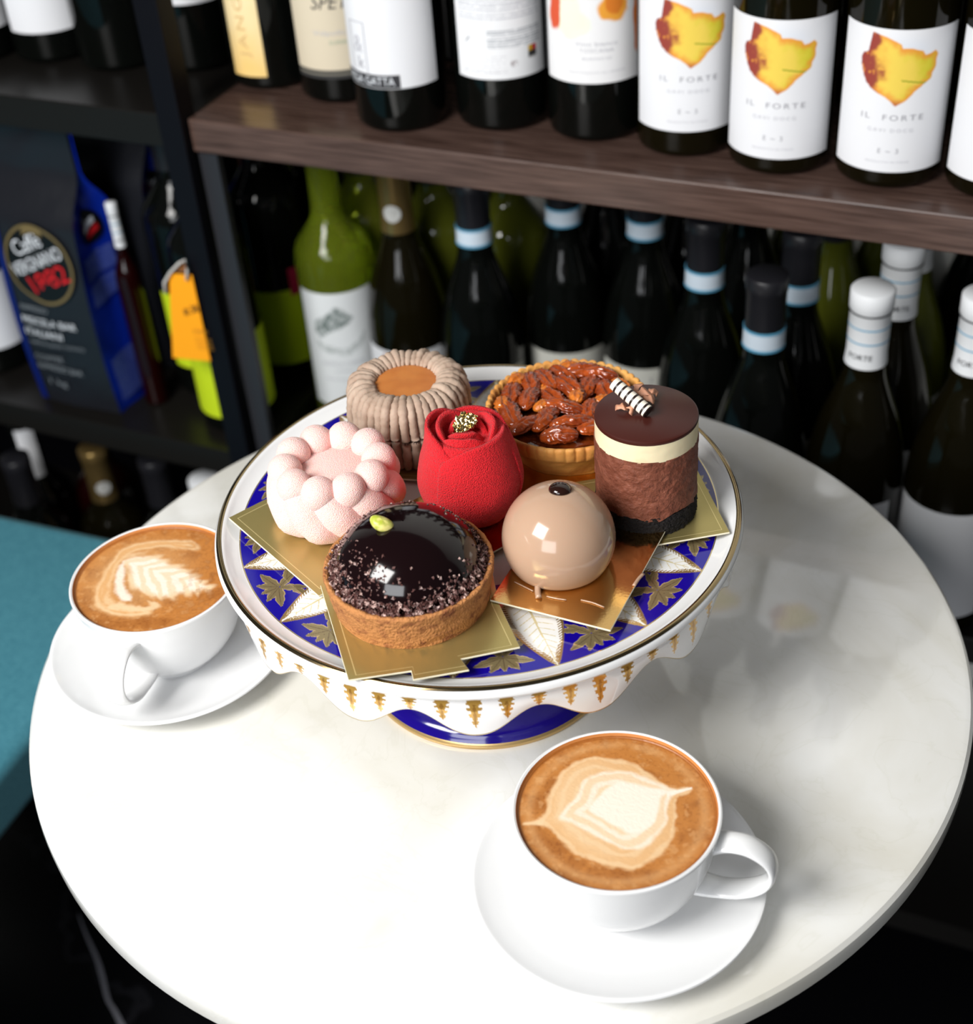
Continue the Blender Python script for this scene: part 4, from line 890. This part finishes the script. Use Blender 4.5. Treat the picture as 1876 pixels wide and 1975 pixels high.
def strip(name, R, u0, u1, z0, z1, material, parent, n=14):
    o = link(name, label_patch(R, .5 * (u1 - u0), z0, z1, material, None, n, 2), parent=parent)
    me = o.data; c = .5 * (u0 + u1) / R; co = np.zeros(len(me.vertices) * 3); me.vertices.foreach_get('co', co); co = co.reshape(-1, 3); X = co[:, 0] * math.cos(c) - co[:, 1] * math.sin(c); Y = co[:, 0] * math.sin(c) + co[:, 1] * math.cos(c)
    me.vertices.foreach_set('co', np.c_[X, Y, co[:, 2]].astype(np.float32).ravel()); me.update(); return o
st = strip('lettered_strip', R2, -.0430, .0120, .0375, .0480, ink, lb)
link('lettering', text_mesh('PEGA GATTA', .0095, (lambda u, v: cyl_fn(R2 + .0003, .0427)(u - .0155, v)), ink_white, 1.0, width=.046), parent=st)
for (u0, u1, z0, z1) in ((-.030, -.0293, .048, .088), (-.0145, -.0138, .048, .088), (-.030, -.0138, .0874, .088)):
    strip('sketch_frame', R2, u0, u1, z0, z1, ink_grey, lb, 6)
link('sketch_figure', text_mesh('&', .016, (lambda u, v: cyl_fn(R2, .070)(u - .022, v * 1.2)), ink_faint), parent=lb)
link('sketch_figure', text_mesh('k', .014, (lambda u, v: cyl_fn(R2, .056)(u - .0205, v)), ink_grey), parent=lb)
x, y = up_base(662, 200); bottle(x, y, SHELF_Z, 'bordeaux', glass_dark, 'dark bottle with beige label and black foot band, behind the sketch label bottle', g_top, rot=.0,
    lab=dict(half=.0450, z0=.022, z1=.125, paint=beige_paint, res=(60, 110), key='beige', text=[('SPETTI', .016, 0, .062, ink, 1.0, .044, 0, .3), ('Valpolicella', .0055, -.002, .038, ink_faint, 1.0, .040), ('SUPERIORE', .0045, .004, .030, mat('green_label_ink', (.35, .45, .33), .7), 1.0, .026), ('2019', .0038, .010, .0200, ink_faint)]))
x, y = up_base(545, 177); bottle(x, y, SHELF_Z, 'bordeaux', glass_dark, 'dark bottle with narrow upright yellow label, leftmost on the walnut shelf', g_top, rot=-.62,
    lab=dict(half=.0165, z0=.0125, z1=.150, paint=gold_paint, res=(40, 90), key='gold', text=[('JANGARI', .0125, 0, .060, mat('tan_label_ink', rgb(214, 178, 120), .7), 1.2, .085, 1)]))
# second row on the walnut shelf
g_back = 'dark bottles in the back row of the walnut shelf'
for i, (s, d) in enumerate(((-.64, .20), (-.555, .20), (-.47, .195), (-.385, .20), (-.30, .20), (-.215, .20), (-.13, .20), (-.045, .20))):
    q = sh(s, d); bottle(q[0], q[1], SHELF_Z, 'bordeaux', glass_brown if i > 3 else glass_dark, 'shadowed dark bottle in the back row, ' + ('behind the upright yellow label bottle', 'behind the beige label bottle', 'behind the sketch label bottle',
        'behind the back-label bottle', 'behind the orange splash label bottle', 'behind the leftmost of the blot labels', 'behind the middle one of the blot labels', 'behind the rightmost full blot label')[i], g_back, caps='black')

# lower shelf of the walnut unit
g_low = 'bottles on the shelf below the walnut board'
def low(px, py, h): return P(px, py, h)
bq = dict(half=.046, z0=.020, z1=.120, paint=ivory_paint, res=(40, 6), key='ivory', text=[('E', .0070, -.0075, .108 - .020, ink_grey), ('~', .0080, 0, .102 - .020, ink_grey), ('3', .0070, .0075, .108 - .020, ink_grey), ('BARBARESCO', .0075, 0, .088 - .020, ink_grey, 1.15, .048)])
x, y = P(914, 447, .0235); bottle(x, y, LOW_Z, 'burgundy', glass_dark, 'dark bottle with blue-white neck band behind the piped cake', g_low, caps='black_band', lab=bq)
x, y = P(1092, 408, .0235); bottle(x, y, LOW_Z, 'burgundy', glass_dark, 'dark bottle with neck band and cream label, left one behind the pecan tart', g_low, caps='black_band', lab=bq, rot=-.18)
x, y = P(1240, 433, .0235); bottle(x, y, LOW_Z, 'burgundy', glass_dark, 'dark bottle with neck band and cream label, right one behind the pecan tart', g_low, caps='black_band', lab=bq, rot=-.05)
x, y = P(1365, 530, .0235); bottle(x, y, LOW_Z, 'burgundy', glass_dark, 'dark bottle with neck band directly above the layered chocolate cake', g_low, caps='black_band', lab=bq)
x, y = P(1488, 645, .0235); bottle(x, y, LOW_Z, 'burgundy', glass_dark, 'dark bottle with black cap and neck band, nearest behind the table edge', g_low, caps='black_band', lab=bq)
x, y = P(1552, 558, .0235); bottle(x + .004, y, LOW_Z, 'burgundy', glass_dark, 'dark banded bottle half hidden behind the nearest black-capped bottle', g_low, caps='black_band', lab=bq)
fw_ = dict(half=.046, z0=.0185, z1=.1185, paint=emblem_paint(), res=(150, 150), key='forte_b')
pl_ = dict(half=.046, z0=.0185, z1=.1250, key='plain_b')
x, y = P(1693, 543, .075); bottle(x, y, LOW_Z - 0.0, 'burgundy', glass_brown, 'dark bottle with white capsule, front left of the white-capped group', g_low, caps='white', lab=pl_, rot=-.3)
x, y = P(1722, 476, .075); bottle(x, y + .01, LOW_Z, 'burgundy', glass_brown, 'dark bottle with white capsule, just behind the front white-capped one', g_low, caps='white', lab=pl_)
x, y = P(1884, 568, .075); bottle(x, y, LOW_Z, 'burgundy', glass_brown, 'dark bottle with white capsule at the right edge of the frame', g_low, caps='white', lab=pl_, rot=-.25)
x, y = P(1775, 518, .0140); bottle(x, y, LOW_Z, 'burgundy', glass_olive, 'olive bottle whose white capsule foot shows under the shelf edge', g_low, caps='white', lab=pl_)
q = P(705, 770, LOW_Z); x, y = P(660, 560, LOW_Z + .150); bottle(x, y, LOW_Z, 'bordeaux', glass_green, 'clear green white-wine bottle with a tree drawing on its white label', g_low, caps=None, rot=-.15, lab=dict(half=.0400, z0=.038, z1=.166, paint=tree_paint, res=(140, 160), key='tree',
    text=[('ANTICA CORTE', .0065, 0, .050, ink_faint, 1.0, .044), ('LUGANA', .0042, 0, .042, ink_faint, 1.1), ('denominazione', .0048, 0, .0325, ink_faint, 1.0, .040)]))
x, y = P(757, 405, .025); bottle(x, y, LOW_Z, 'burgundy', glass_brown, 'dark bottle with gold capsule and round silver seal', g_low, caps='gold', lab=fw_, rot=-.3)
g_deep = 'shadowed bottles at the back of the lower shelf'
for px, py, h, k, gl, tx in ((700, 420, -.03, 'bordeaux', glass_olive, 'dark green bottle between the clear green one and the gold capsule'), (850, 455, -.04, 'bordeaux', glass_olive, 'olive bottle with white label just behind the gold-capsuled bottle'),
                             (975, 430, -.02, 'bordeaux', glass_olive, 'olive bottle beside the bare strip of pale wall'), (1172, 420, -.01, 'burgundy', glass_dark, 'dark bottle wedged behind the two cream-labelled ones'),
                             (1322, 445, -.02, 'burgundy', glass_dark, 'dark bottle behind the banded one above the layered cake'), (1425, 500, -.03, 'burgundy', glass_dark, 'dark bottle in the back row under the middle of the walnut board'), (1640, 560, -.03, 'burgundy', glass_olive, 'olive bottle behind the front white-capped bottles'), (1800, 600, -.03, 'burgundy', glass_olive, 'olive bottle between the two nearest white-capped bottles')):
    x, y = P(px, py, h); bottle(x, y, LOW_Z, k, gl, tx, g_deep, caps='black', lab=dict(half=.04, z0=.03, z1=.13, key='plain_' + k) if 'white label' in tx else None, rot=.3)
for s_, d_, tx in ((-.262, .285, 'olive bottle against the wall behind the banded black-capped pair'), (-.178, .290, 'olive bottle against the wall behind the white-capped group'), (-.060, .235, 'olive bottle at the right, behind the rightmost white capsule'), (-.085, .300, 'dark bottle against the wall in the lower right corner of the shelf')):
    q = sh(s_, d_); bottle(q[0], q[1], LOW_Z, 'burgundy', glass_dark if 'dark' in tx[:4] else glass_olive, tx, g_deep, caps='black', rot=.3)
# dark bottles with lime labels in the dim left end
limelab = dict(half=.060, z0=.02, z1=.105, mat=lime, key='lime')
for px, py, sd_, tx in ((497, 800, (-.770, .166), 'dark bottle with lime label, nearest in the dim left end of the lower shelf'), (548, 745, (-.790, .2415), 'dark bottle with lime label, middle of three in the dim left end'), (603, 700, (-.728, .2925), 'dark bottle with lime label, beside the clear green bottle')):
    b_ = bottle(*sh(*sd_)[:2], -.197, 'bordeaux', glass_dark, tx, 'lime-labelled bottles', caps='black', lab=limelab, rot=-.15)
    if px < 590:
        V = [(.0381 * math.cos(a), .0381 * math.sin(a), z) for z in (.098, .128) for a in (.45, .62, .80)]
        so_ = link('sticker', mesh('sticker', V, grid_faces(3, 2), mat('crimson_sticker', (.42, .01, .06), .5)), parent=b_); so_['label'] = 'small crimson sticker'
        V, F = tube([(.016 * math.cos(a) * 1.02, .016 * math.sin(a) * 1.02, .245 - .03 * max(0, math.cos(a)) * 1.5) for a in np.linspace(-2, 1.2, 14)], .0012, 6)
        link('string', mesh('string', V, F, mat('brown_string', (.16, .06, .02), .8)), parent=b_)

# ------------------------------------------------------------------ left rack: bottles, coffee bags, price tag
RZL = -0.197
def rk(px, py, z, R=.0375):
    x, y = P(px, py, z); d = math.hypot(x, y); return x + x / d * R, y + y / d * R
g_rt = 'bottles on the upper rack shelf'
wl = dict(half=.040, z0=.028, z1=.120, key='wl')
x, y = rk(120, 122, SHELF_Z); bottle(x, y, SHELF_Z, 'bordeaux', glass_dark, 'dark bottle with broad white label in the top left corner', g_rt, lab=wl, rot=-.1)
x, y = rk(-25, 120, SHELF_Z); bottle(x, y, SHELF_Z, 'bordeaux', glass_dark, 'dark bottle with white label cut off at the top left edge', g_rt, lab=wl, rot=.25)
x, y = rk(250, 138, SHELF_Z); bottle(x, y, SHELF_Z, 'bordeaux', glass_dark, 'unlabelled black bottle left of the rack post', g_rt)
x, y = rk(382, 140, SHELF_Z); bottle(x, y, SHELF_Z, 'bordeaux', glass_dark, 'black bottle just right of the rack post', g_rt, lab=dict(half=.03, z0=.060, z1=.12, key='wl2'), rot=-.2)
x, y = rk(45, 70, SHELF_Z); bottle(x, y, SHELF_Z, 'bordeaux', glass_dark, 'dark bottle with grey label behind the two corner bottles', g_rt, lab=dict(half=.04, z0=.03, z1=.12, mat=mat('grey_label', (.22, .22, .22), .7), key='gl'))
g_rl = 'bottles on the coffee shelf'
x, y = rk(14, 720, RZL); bottle(x, y, RZL, 'bordeaux', glass_dark, 'dark bottle with tall white label left of the coffee bag', g_rl, lab=dict(half=.042, z0=.03, z1=.115, key='wl3'), rot=.1)
x, y = P(33, 238, .0); bottle(x, y, RZL, 'bordeaux', glass_dark, 'dark bottle with lime green neck label behind the coffee bag', g_rl, caps='black', lab=None)
q = bpy.data.objects[[o.name for o in bpy.data.objects if o.get('label') == 'dark bottle with lime green neck label behind the coffee bag'][0]]
pb = BP['bordeaux']; zz = np.linspace(.170, .228, 14); pz_ = pb[4:-4]
link('neck_label', lathe_mesh('neck_label', [(float(np.interp(z, pz_[:, 1], pz_[:, 0])) + .0005, float(z)) for z in zz], lime, 40), parent=q)
x, y = sh(-1.035, .17)[:2]; bottle(x, y, RZL, 'bordeaux', glass_dark, 'dark bottle with grey-white cap behind the coffee bag', g_rl, caps='white')
x, y = sh(-.868, .058)[:2]; b_ = bottle(x, y, RZL, 'bordeaux', glass_red, 'small dark red bottle with pale cap between the two coffee bags', g_rl, caps='white'); b_.scale = (.34, .34, .74)
b_a = bottle(*sh(-.832, .1125)[:2], RZL, 'bordeaux', glass_dark, 'dark bottle with lime label carrying the orange price tag', g_rl, caps='black', lab=dict(half=.040, z0=.035, z1=.120, mat=lime, key='lime2'), rot=-.1)
b_b = bottle(*sh(-.771, .064)[:2], RZL, 'bordeaux', glass_dark, 'dark bottle with lime label mostly behind the rack post', g_rl, caps='black', lab=dict(half=.085, z0=.018, z1=.105, mat=lime, key='lime3'), rot=0)

# coffee bags
bag_dark = mat('charcoal_coffee_foil', (0.012, 0.013, 0.017), 0.30, bump=(22, 0.5, 3, 0.004))
bag_blue = mat('blue_coffee_foil', (0.004, 0.028, 0.42), 0.30, bump=(22, 0.5, 3, 0.004))
def coffee_bag(corner, wd, dp, h0, h1, label, texts=True, ang=None, seed=1):
    """corner: front right base corner; local x runs left along the front, local y into the shelf"""
    ang = -SA if ang is None else ang
    b = empty('coffee_bag', (corner[0], corner[1], RZL + .0006), ang); tag(b, label, 'coffee bag', 'coffee bags on the rack')
    n = 26; rs = np.random.RandomState(seed)
    def section(k):
        z = h1 * k; q = np.clip((z - h0) / ((h1 - h0) * .50), 0, 1); q = q * q * (3 - 2 * q); dpt = dp * (1 - q * .90); wdt = wd * (1 - .02 * q)
        bul = .006 * math.sin(min(1, z / h0) * math.pi)
        y0 = -bul + (dp - dpt) * .45; return z, y0, dpt + 2 * bul, wdt
    def face(kind):
        V = []; nv = 40; nu = 14
        for j in range(nv):
            z, y0, d_, w_ = section(j / (nv - 1))
            for i in range(nu):
                t = i / (nu - 1); bend = .004 * math.sin(t * math.pi); fold = .0022 * (math.sin(z * 75 + t * 5 + seed) + .6 * math.sin(z * 160 + t * 9))
                gus = -.014 * (1 - abs(2 * t - 1)) * min(1, z / h0) ** 2
                if kind == 'front': V.append((t * w_, y0 - bend * .5 + fold * .35 * math.sin(t * math.pi), z))
                if kind == 'side': V.append((gus * -1 * .9 + fold * .5 * math.sin(t * math.pi), y0 + t * d_, z))
                if kind == 'left': V.append((w_ - gus * -1 * .9, y0 + t * d_, z))
                if kind == 'back': V.append((t * w_, y0 + d_, z))
        return V, grid_faces(nu, nv), (section, nu)
    V, F, _ = face('front'); f_ = link('front_panel', mesh('front_panel', V, F, bag_dark), parent=b)
    V, F, _ = face('back'); link('back_panel', mesh('back_panel', V, F, bag_dark), parent=b)
    V, F, _ = face('side'); s_ = link('side_gusset', mesh('side_gusset', V, F, bag_blue), parent=b); s_['label'] = 'bright blue side gusset'
    V, F, _ = face('left'); link('side_gusset', mesh('side_gusset', V, F, bag_blue), parent=b)
    V, F = box(-.001, wd * .98, section(1)[1] - .0015, section(1)[1] + section(1)[2] + .0015, h1 - .006, h1); link('top_seal', mesh('top_seal', V, F, bag_blue, smooth=False), parent=b)
    # blue strip along the left of the front
    def fr(u, v, off=.0022):                       # front-face point: u from the right corner leftwards is negative text direction
        z = v; k = z / h1; _, y0, _, w_ = section(k); t = np.clip(u / w_, 0, 1); fold = .0022 * (math.sin(z * 75 + t * 5 + seed) + .6 * math.sin(z * 160 + t * 9))
        return (u, y0 - .004 * math.sin(t * math.pi) * .5 + fold * .35 * math.sin(t * math.pi) - off, z)
    V = [fr(wd * (1 - e), z, .0012) for z in np.linspace(.002, h0, 14) for e in (.0, .08)]; link('blue_edge_strip', mesh('blue_edge_strip', V, grid_faces(2, 14), mat('deep_blue_print', (.003, .01, .12), .35)), parent=b)
    if texts:
        cx, cz, Rr = wd * .475, .168, .041
        ringv = lambda R_: [fr(cx + R_ * math.cos(t), cz + R_ * math.sin(t) * 1.05, .0030) for t in np.linspace(0, 2 * np.pi, 48, endpoint=False)]
        V = ringv(.001) + ringv(Rr); ro = link('roundel', mesh('roundel', V, grid_faces(48, 2, True), mat('black_roundel', (.004, .004, .004), .35)), parent=b)
        V = [(a[0], a[1] - .0004, a[2]) for a in ringv(Rr * .90) + ringv(Rr * .97)]; link('roundel_ring', mesh('roundel_ring', V, grid_faces(48, 2, True), mat('dull_gold_print', (.16, .12, .05), .4)), parent=ro)
        tl = math.radians(24)
        def tf(cu, cv, off=.0040, tilt=tl):
            return lambda u, v: fr(cu - (u * math.cos(tilt) - v * math.sin(tilt)), cv + (u * math.sin(tilt) + v * math.cos(tilt)), off)
        V = [fr(cx + .012 - .024 * t, cz + .030 + .004 * math.sin(t * 3.1) + e, .0036) for e in (0, .006) for t in np.linspace(0, 1, 8)]; link('gold_patch', mesh('gold_patch', V, grid_faces(8, 2), mat('dull_gold_print', ())), parent=ro)
        for body_, sz, r_, m_, w_ in (('Caffè', .022, .0205, ink_white, .038), ('VERGNANO', .0190, .0015, ink_white, .068), ('1882', .027, -.0185, ink_red, .050)):
            link('lettering', text_mesh(body_, sz, tf(cx + r_ * math.sin(tl), cz + r_ * math.cos(tl) + .002, .0042), m_, .95, width=w_), parent=ro)
        for body_, sz, u_, v_, m_, w_ in (('ESPRESSO', .007, .066, .118, ink_dim, .034), ('MISCELA BAR', .0110, .052, .104, ink_white, .066), ('ITALIANI', .0110, .062, .090, ink_white, .046), ('CAFFÈ IN GRANI TOSTATO', .0060, .050, .078, ink_dim, .066), ('COFFEE', .0090, .066, .060, ink_dim, .034), ('ESPRESSO BAR', .0090, .056, .048, ink_dim, .056), ('1 kg', .0100, .066, .030, ink_dim, .022)):
            link('lettering', text_mesh(body_, sz, tf(u_, v_, .0034, 0.0), m_, 1.0, width=w_), parent=f_)
    # small print patches and badge on the blue side
    def sd(t, z, off=.0020):
        k = z / h1; _, y0, d_, w_ = section(k); gus = .014 * (1 - abs(2 * t - 1)) * min(1, z / h0) ** 2 * .9; fold = .0022 * (math.sin(z * 75 + t * 5 + seed) + .6 * math.sin(z * 160 + t * 9)) * .5 * math.sin(t * math.pi)
        return (gus + fold - off, y0 + t * d_, z)
    ptn = mat('faded_small_print', (.09, .13, .46), .5, mottle=(330, (.02, .05, .40), .45, .6, (1, 1, 3)))
    for z0, z1, t0, t1 in ((.012, .062, .12, .86), (.122, .144, .12, .80), (.148, .172, .12, .80)):
        V = [sd(t, z) for z in np.linspace(z0, z1, 8) for t in np.linspace(t0, t1, 10)]; link('small_print', mesh('small_print', V, grid_faces(10, 8), ptn), parent=s_)
    V = [sd(.50 + .26 * r_ * math.cos(t), .196 + .017 * r_ * math.sin(t), .0024) for r_ in (.02, 1) for t in np.linspace(0, 2 * np.pi, 28, endpoint=False)]
    link('round_badge', mesh('round_badge', V, grid_faces(28, 2, True), mat('black_roundel', ())), parent=s_)
    V = [sd(.34 + .30 * t, .193 + .006 * e + .006 * t, .0030) for e in (0, 1) for t in np.linspace(0, 1, 5)]; link('badge_print', mesh('badge_print', V, grid_faces(5, 2), mat('white_print_ink', ())), parent=s_)
    V = [sd(.40 + .26 * t, .185 + .006 * e + .006 * t, .0030) for e in (0, 1) for t in np.linspace(0, 1, 5)]; link('badge_print', mesh('badge_print', V, grid_faces(5, 2), mat('red_print_ink', ())), parent=s_)
    for o in b.children_recursive:                 # built right-to-left: turn it round
        co = np.zeros(len(o.data.vertices) * 3, np.float32); o.data.vertices.foreach_get('co', co); co[0::3] *= -1; o.data.vertices.foreach_set('co', co); o.data.flip_normals(); o.data.update()
    return b
coffee_bag((-.3660, 1.2560), .098, .060, .205, .308, 'front black and blue coffee bag with round logo, on the left rack')
coffee_bag(sh(-.876, .116), .098, .060, .205, .308, 'second black and blue coffee bag, behind the front one', texts=False, seed=3)

# orange price tag hanging on the bottle
orange = mat('orange_tag_paper', rgb(255, 166, 10), 0.7)
tz_ = .035
tag_o = empty('price_tag', (0, 0, 0)); tag(tag_o, 'bright orange hanging price tag with handwritten number, left of the rack post', 'tag')
def tp(px, py, d_):
    d = rt2 * ((px - 938) / FPX) - up2 * ((py - 987.5) / FPX) + fw; d = d * ((D0 + d_) / (NN[0] * d.x + NN[1] * d.y)); return (d.x, d.y, d.z + CAMH)
c4 = [tp(326, 527, -.012), tp(370, 531, -.012), tp(406, 697, -.012), tp(333, 690, -.012)]
c4 = [np.array(c) for c in c4]
nx = np.cross(c4[1] - c4[0], c4[3] - c4[0]); nx /= np.linalg.norm(nx); th = nx * .0005
V = [tuple(c) for c in c4] + [tuple(c + th) for c in c4]
tag_o.location = tuple(c4[0] + np.array([0, 0, T])); V = [tuple(np.array(v_) - c4[0]) for v_ in V]
F = [(0, 1, 2, 3), (7, 6, 5, 4), (0, 4, 5, 1), (1, 5, 6, 2), (2, 6, 7, 3), (3, 7, 4, 0)]
link('tag_card', mesh('tag_card', V, F, orange, smooth=False), parent=tag_o)
ex = (c4[1] - c4[0]); ex /= np.linalg.norm(ex); ey = np.cross(nx, ex); ey = ey if ey[2] > 0 else -ey; nf = nx if np.dot(nx, np.array(CAM) - np.array([0, 0, T]) - c4[0]) > 0 else -nx
def tagpt(cu, cv, rot=0): return lambda u, v: tuple(ex * (cu + u * math.cos(rot) - v * math.sin(rot)) + ey * (cv + u * math.sin(rot) + v * math.cos(rot)) + nf * .0011)
link('lettering', text_mesh('#.38', .0105, tagpt(.0125, -.036, .30), mat('pen_ink', (.08, .04, .01), .6), 1.0, shear=.2), parent=tag_o)
link('lettering', text_mesh('OLTREPAVO', .0060, tagpt(.0165, -.058), mat('tag_print', (.55, .26, .02), .6), 1.0, width=.016), parent=tag_o)
for k in range(4): link('lettering', text_mesh('prezzo al pubblico', .0030, tagpt(.0175, -.065 - .0035 * k), mat('tag_print', ()), 1.0, width=.018), parent=tag_o)
V = [tuple(np.array(tp(*q)) - c4[0]) for q in ((329, 524, -.012), (355, 504, -.012), (366, 526, -.012))]; V += [tuple(np.array(v_) + nx * .0006) for v_ in V]
link('folded_corner', mesh('folded_corner', V, [(0, 1, 2), (5, 4, 3), (0, 3, 4, 1), (1, 4, 5, 2), (2, 5, 3, 0)], mat('brown_tag_back', (.22, .08, .02), .7), smooth=False), parent=tag_o)
V, F = tube([np.array(tp(*q)) - c4[0] for q in ((319, 565, -.015), (317, 545, -.015), (328, 526, -.015), (345, 508, -.015), (355, 502, -.015), (361, 520, -.015), (360, 540, -.015))], .0014, 6)
link('string', mesh('string', V, F, mat('white_string', (.6, .58, .55), .8)), parent=tag_o)

# bottom level of the rack: tops of bottles under the coffee shelf
g_rb = 'bottles under the coffee shelf'
def lowb(px, py, h, glass, caps, tx): x, y = P(px, py, h); return bottle(x, y, -.58, 'bordeaux', glass, tx, g_rb, caps=caps)
b_strip = lowb(62, 835, -.282, glass_dark, None, 'dark bottle with a long white paper strip down its neck')
o = link('neck_strip', strip('neck_strip', .0170, -.011, .011, .222, .296, paper, b_strip).data, parent=b_strip); bpy.data.objects.remove([c for c in b_strip.children if c.name.startswith('neck_strip')][0])
lowb(150, 830, -.285, glass_red, None, 'dark red bottle under the coffee shelf'); b_ = lowb(192, 850, -.282, glass_brown, 'gold', 'bottle with a gold capsule and silver seal under the coffee shelf')
lowb(392, 925, -.280, glass_dark, 'white', 'bottle with a pale cap showing just above the table edge'); lowb(20, 880, -.283, glass_dark, 'black', 'black-capped bottle at the left edge under the coffee shelf')
lowb(262, 880, -.283, glass_dark, 'black', 'black-capped bottle right of the gold capsule under the coffee shelf')

# ------------------------------------------------------------------ settle the bottles so that none touches its neighbour
def settle():
    bpy.context.view_layer.update(); per = {}
    for o in bpy.data.objects:
        if o.get('category') == 'bottle':
            wide = any(c.data and c.dimensions.x > .0765 for c in o.children if c.name.startswith('glass_body'))
            r = (.0388 if wide else .0375) * o.scale[0] + .0003; z = round(o.location.z - T, 2)
            mob = 1.0 if o.get('group') in (g_deep, g_back) else .12
            if o.get('group') == 'lime-labelled bottles' or o in (b_a, b_b) or r < .03: mob = 0.0
            per.setdefault(z, []).append([o, U[0] * o.location.x + U[1] * o.location.y, NN[0] * o.location.x + NN[1] * o.location.y - D0, r, mob])
        elif o.get('category') == 'coffee bag':
            for t in (-.028, -.049, -.070):
                p = o.matrix_world @ Vector((t, .030, 0)); per.setdefault(round(o.location.z - T, 2), []).append([None, U[0] * p.x + U[1] * p.y, NN[0] * p.x + NN[1] * p.y - D0, .032, 0.0])
    for z, L_ in per.items():
        L_.append([None, -.7285, .003, .018, 0.0])
        for it in range(400):
            for i in range(len(L_)):
                for j in range(i + 1, len(L_)):
                    a, b = L_[i], L_[j]; m_ = a[4] + b[4]
                    if m_ == 0: continue
                    dx, dy = b[1] - a[1], b[2] - a[2]; d = math.hypot(dx, dy) or 1e-6; g = a[3] + b[3] - d
                    if g > 0:
                        k = g / d / m_ * .7; a[1] -= dx * k * a[4]; a[2] -= dy * k * a[4]; b[1] += dx * k * b[4]; b[2] += dy * k * b[4]
            for a in L_:
                if a[4]: a[2] = min(max(a[2], a[3] - .028), .3325 - a[3])
        for a in L_:
            if a[0]: q = sh(a[1], a[2]); a[0].location.x = q[0]; a[0].location.y = q[1]
settle()
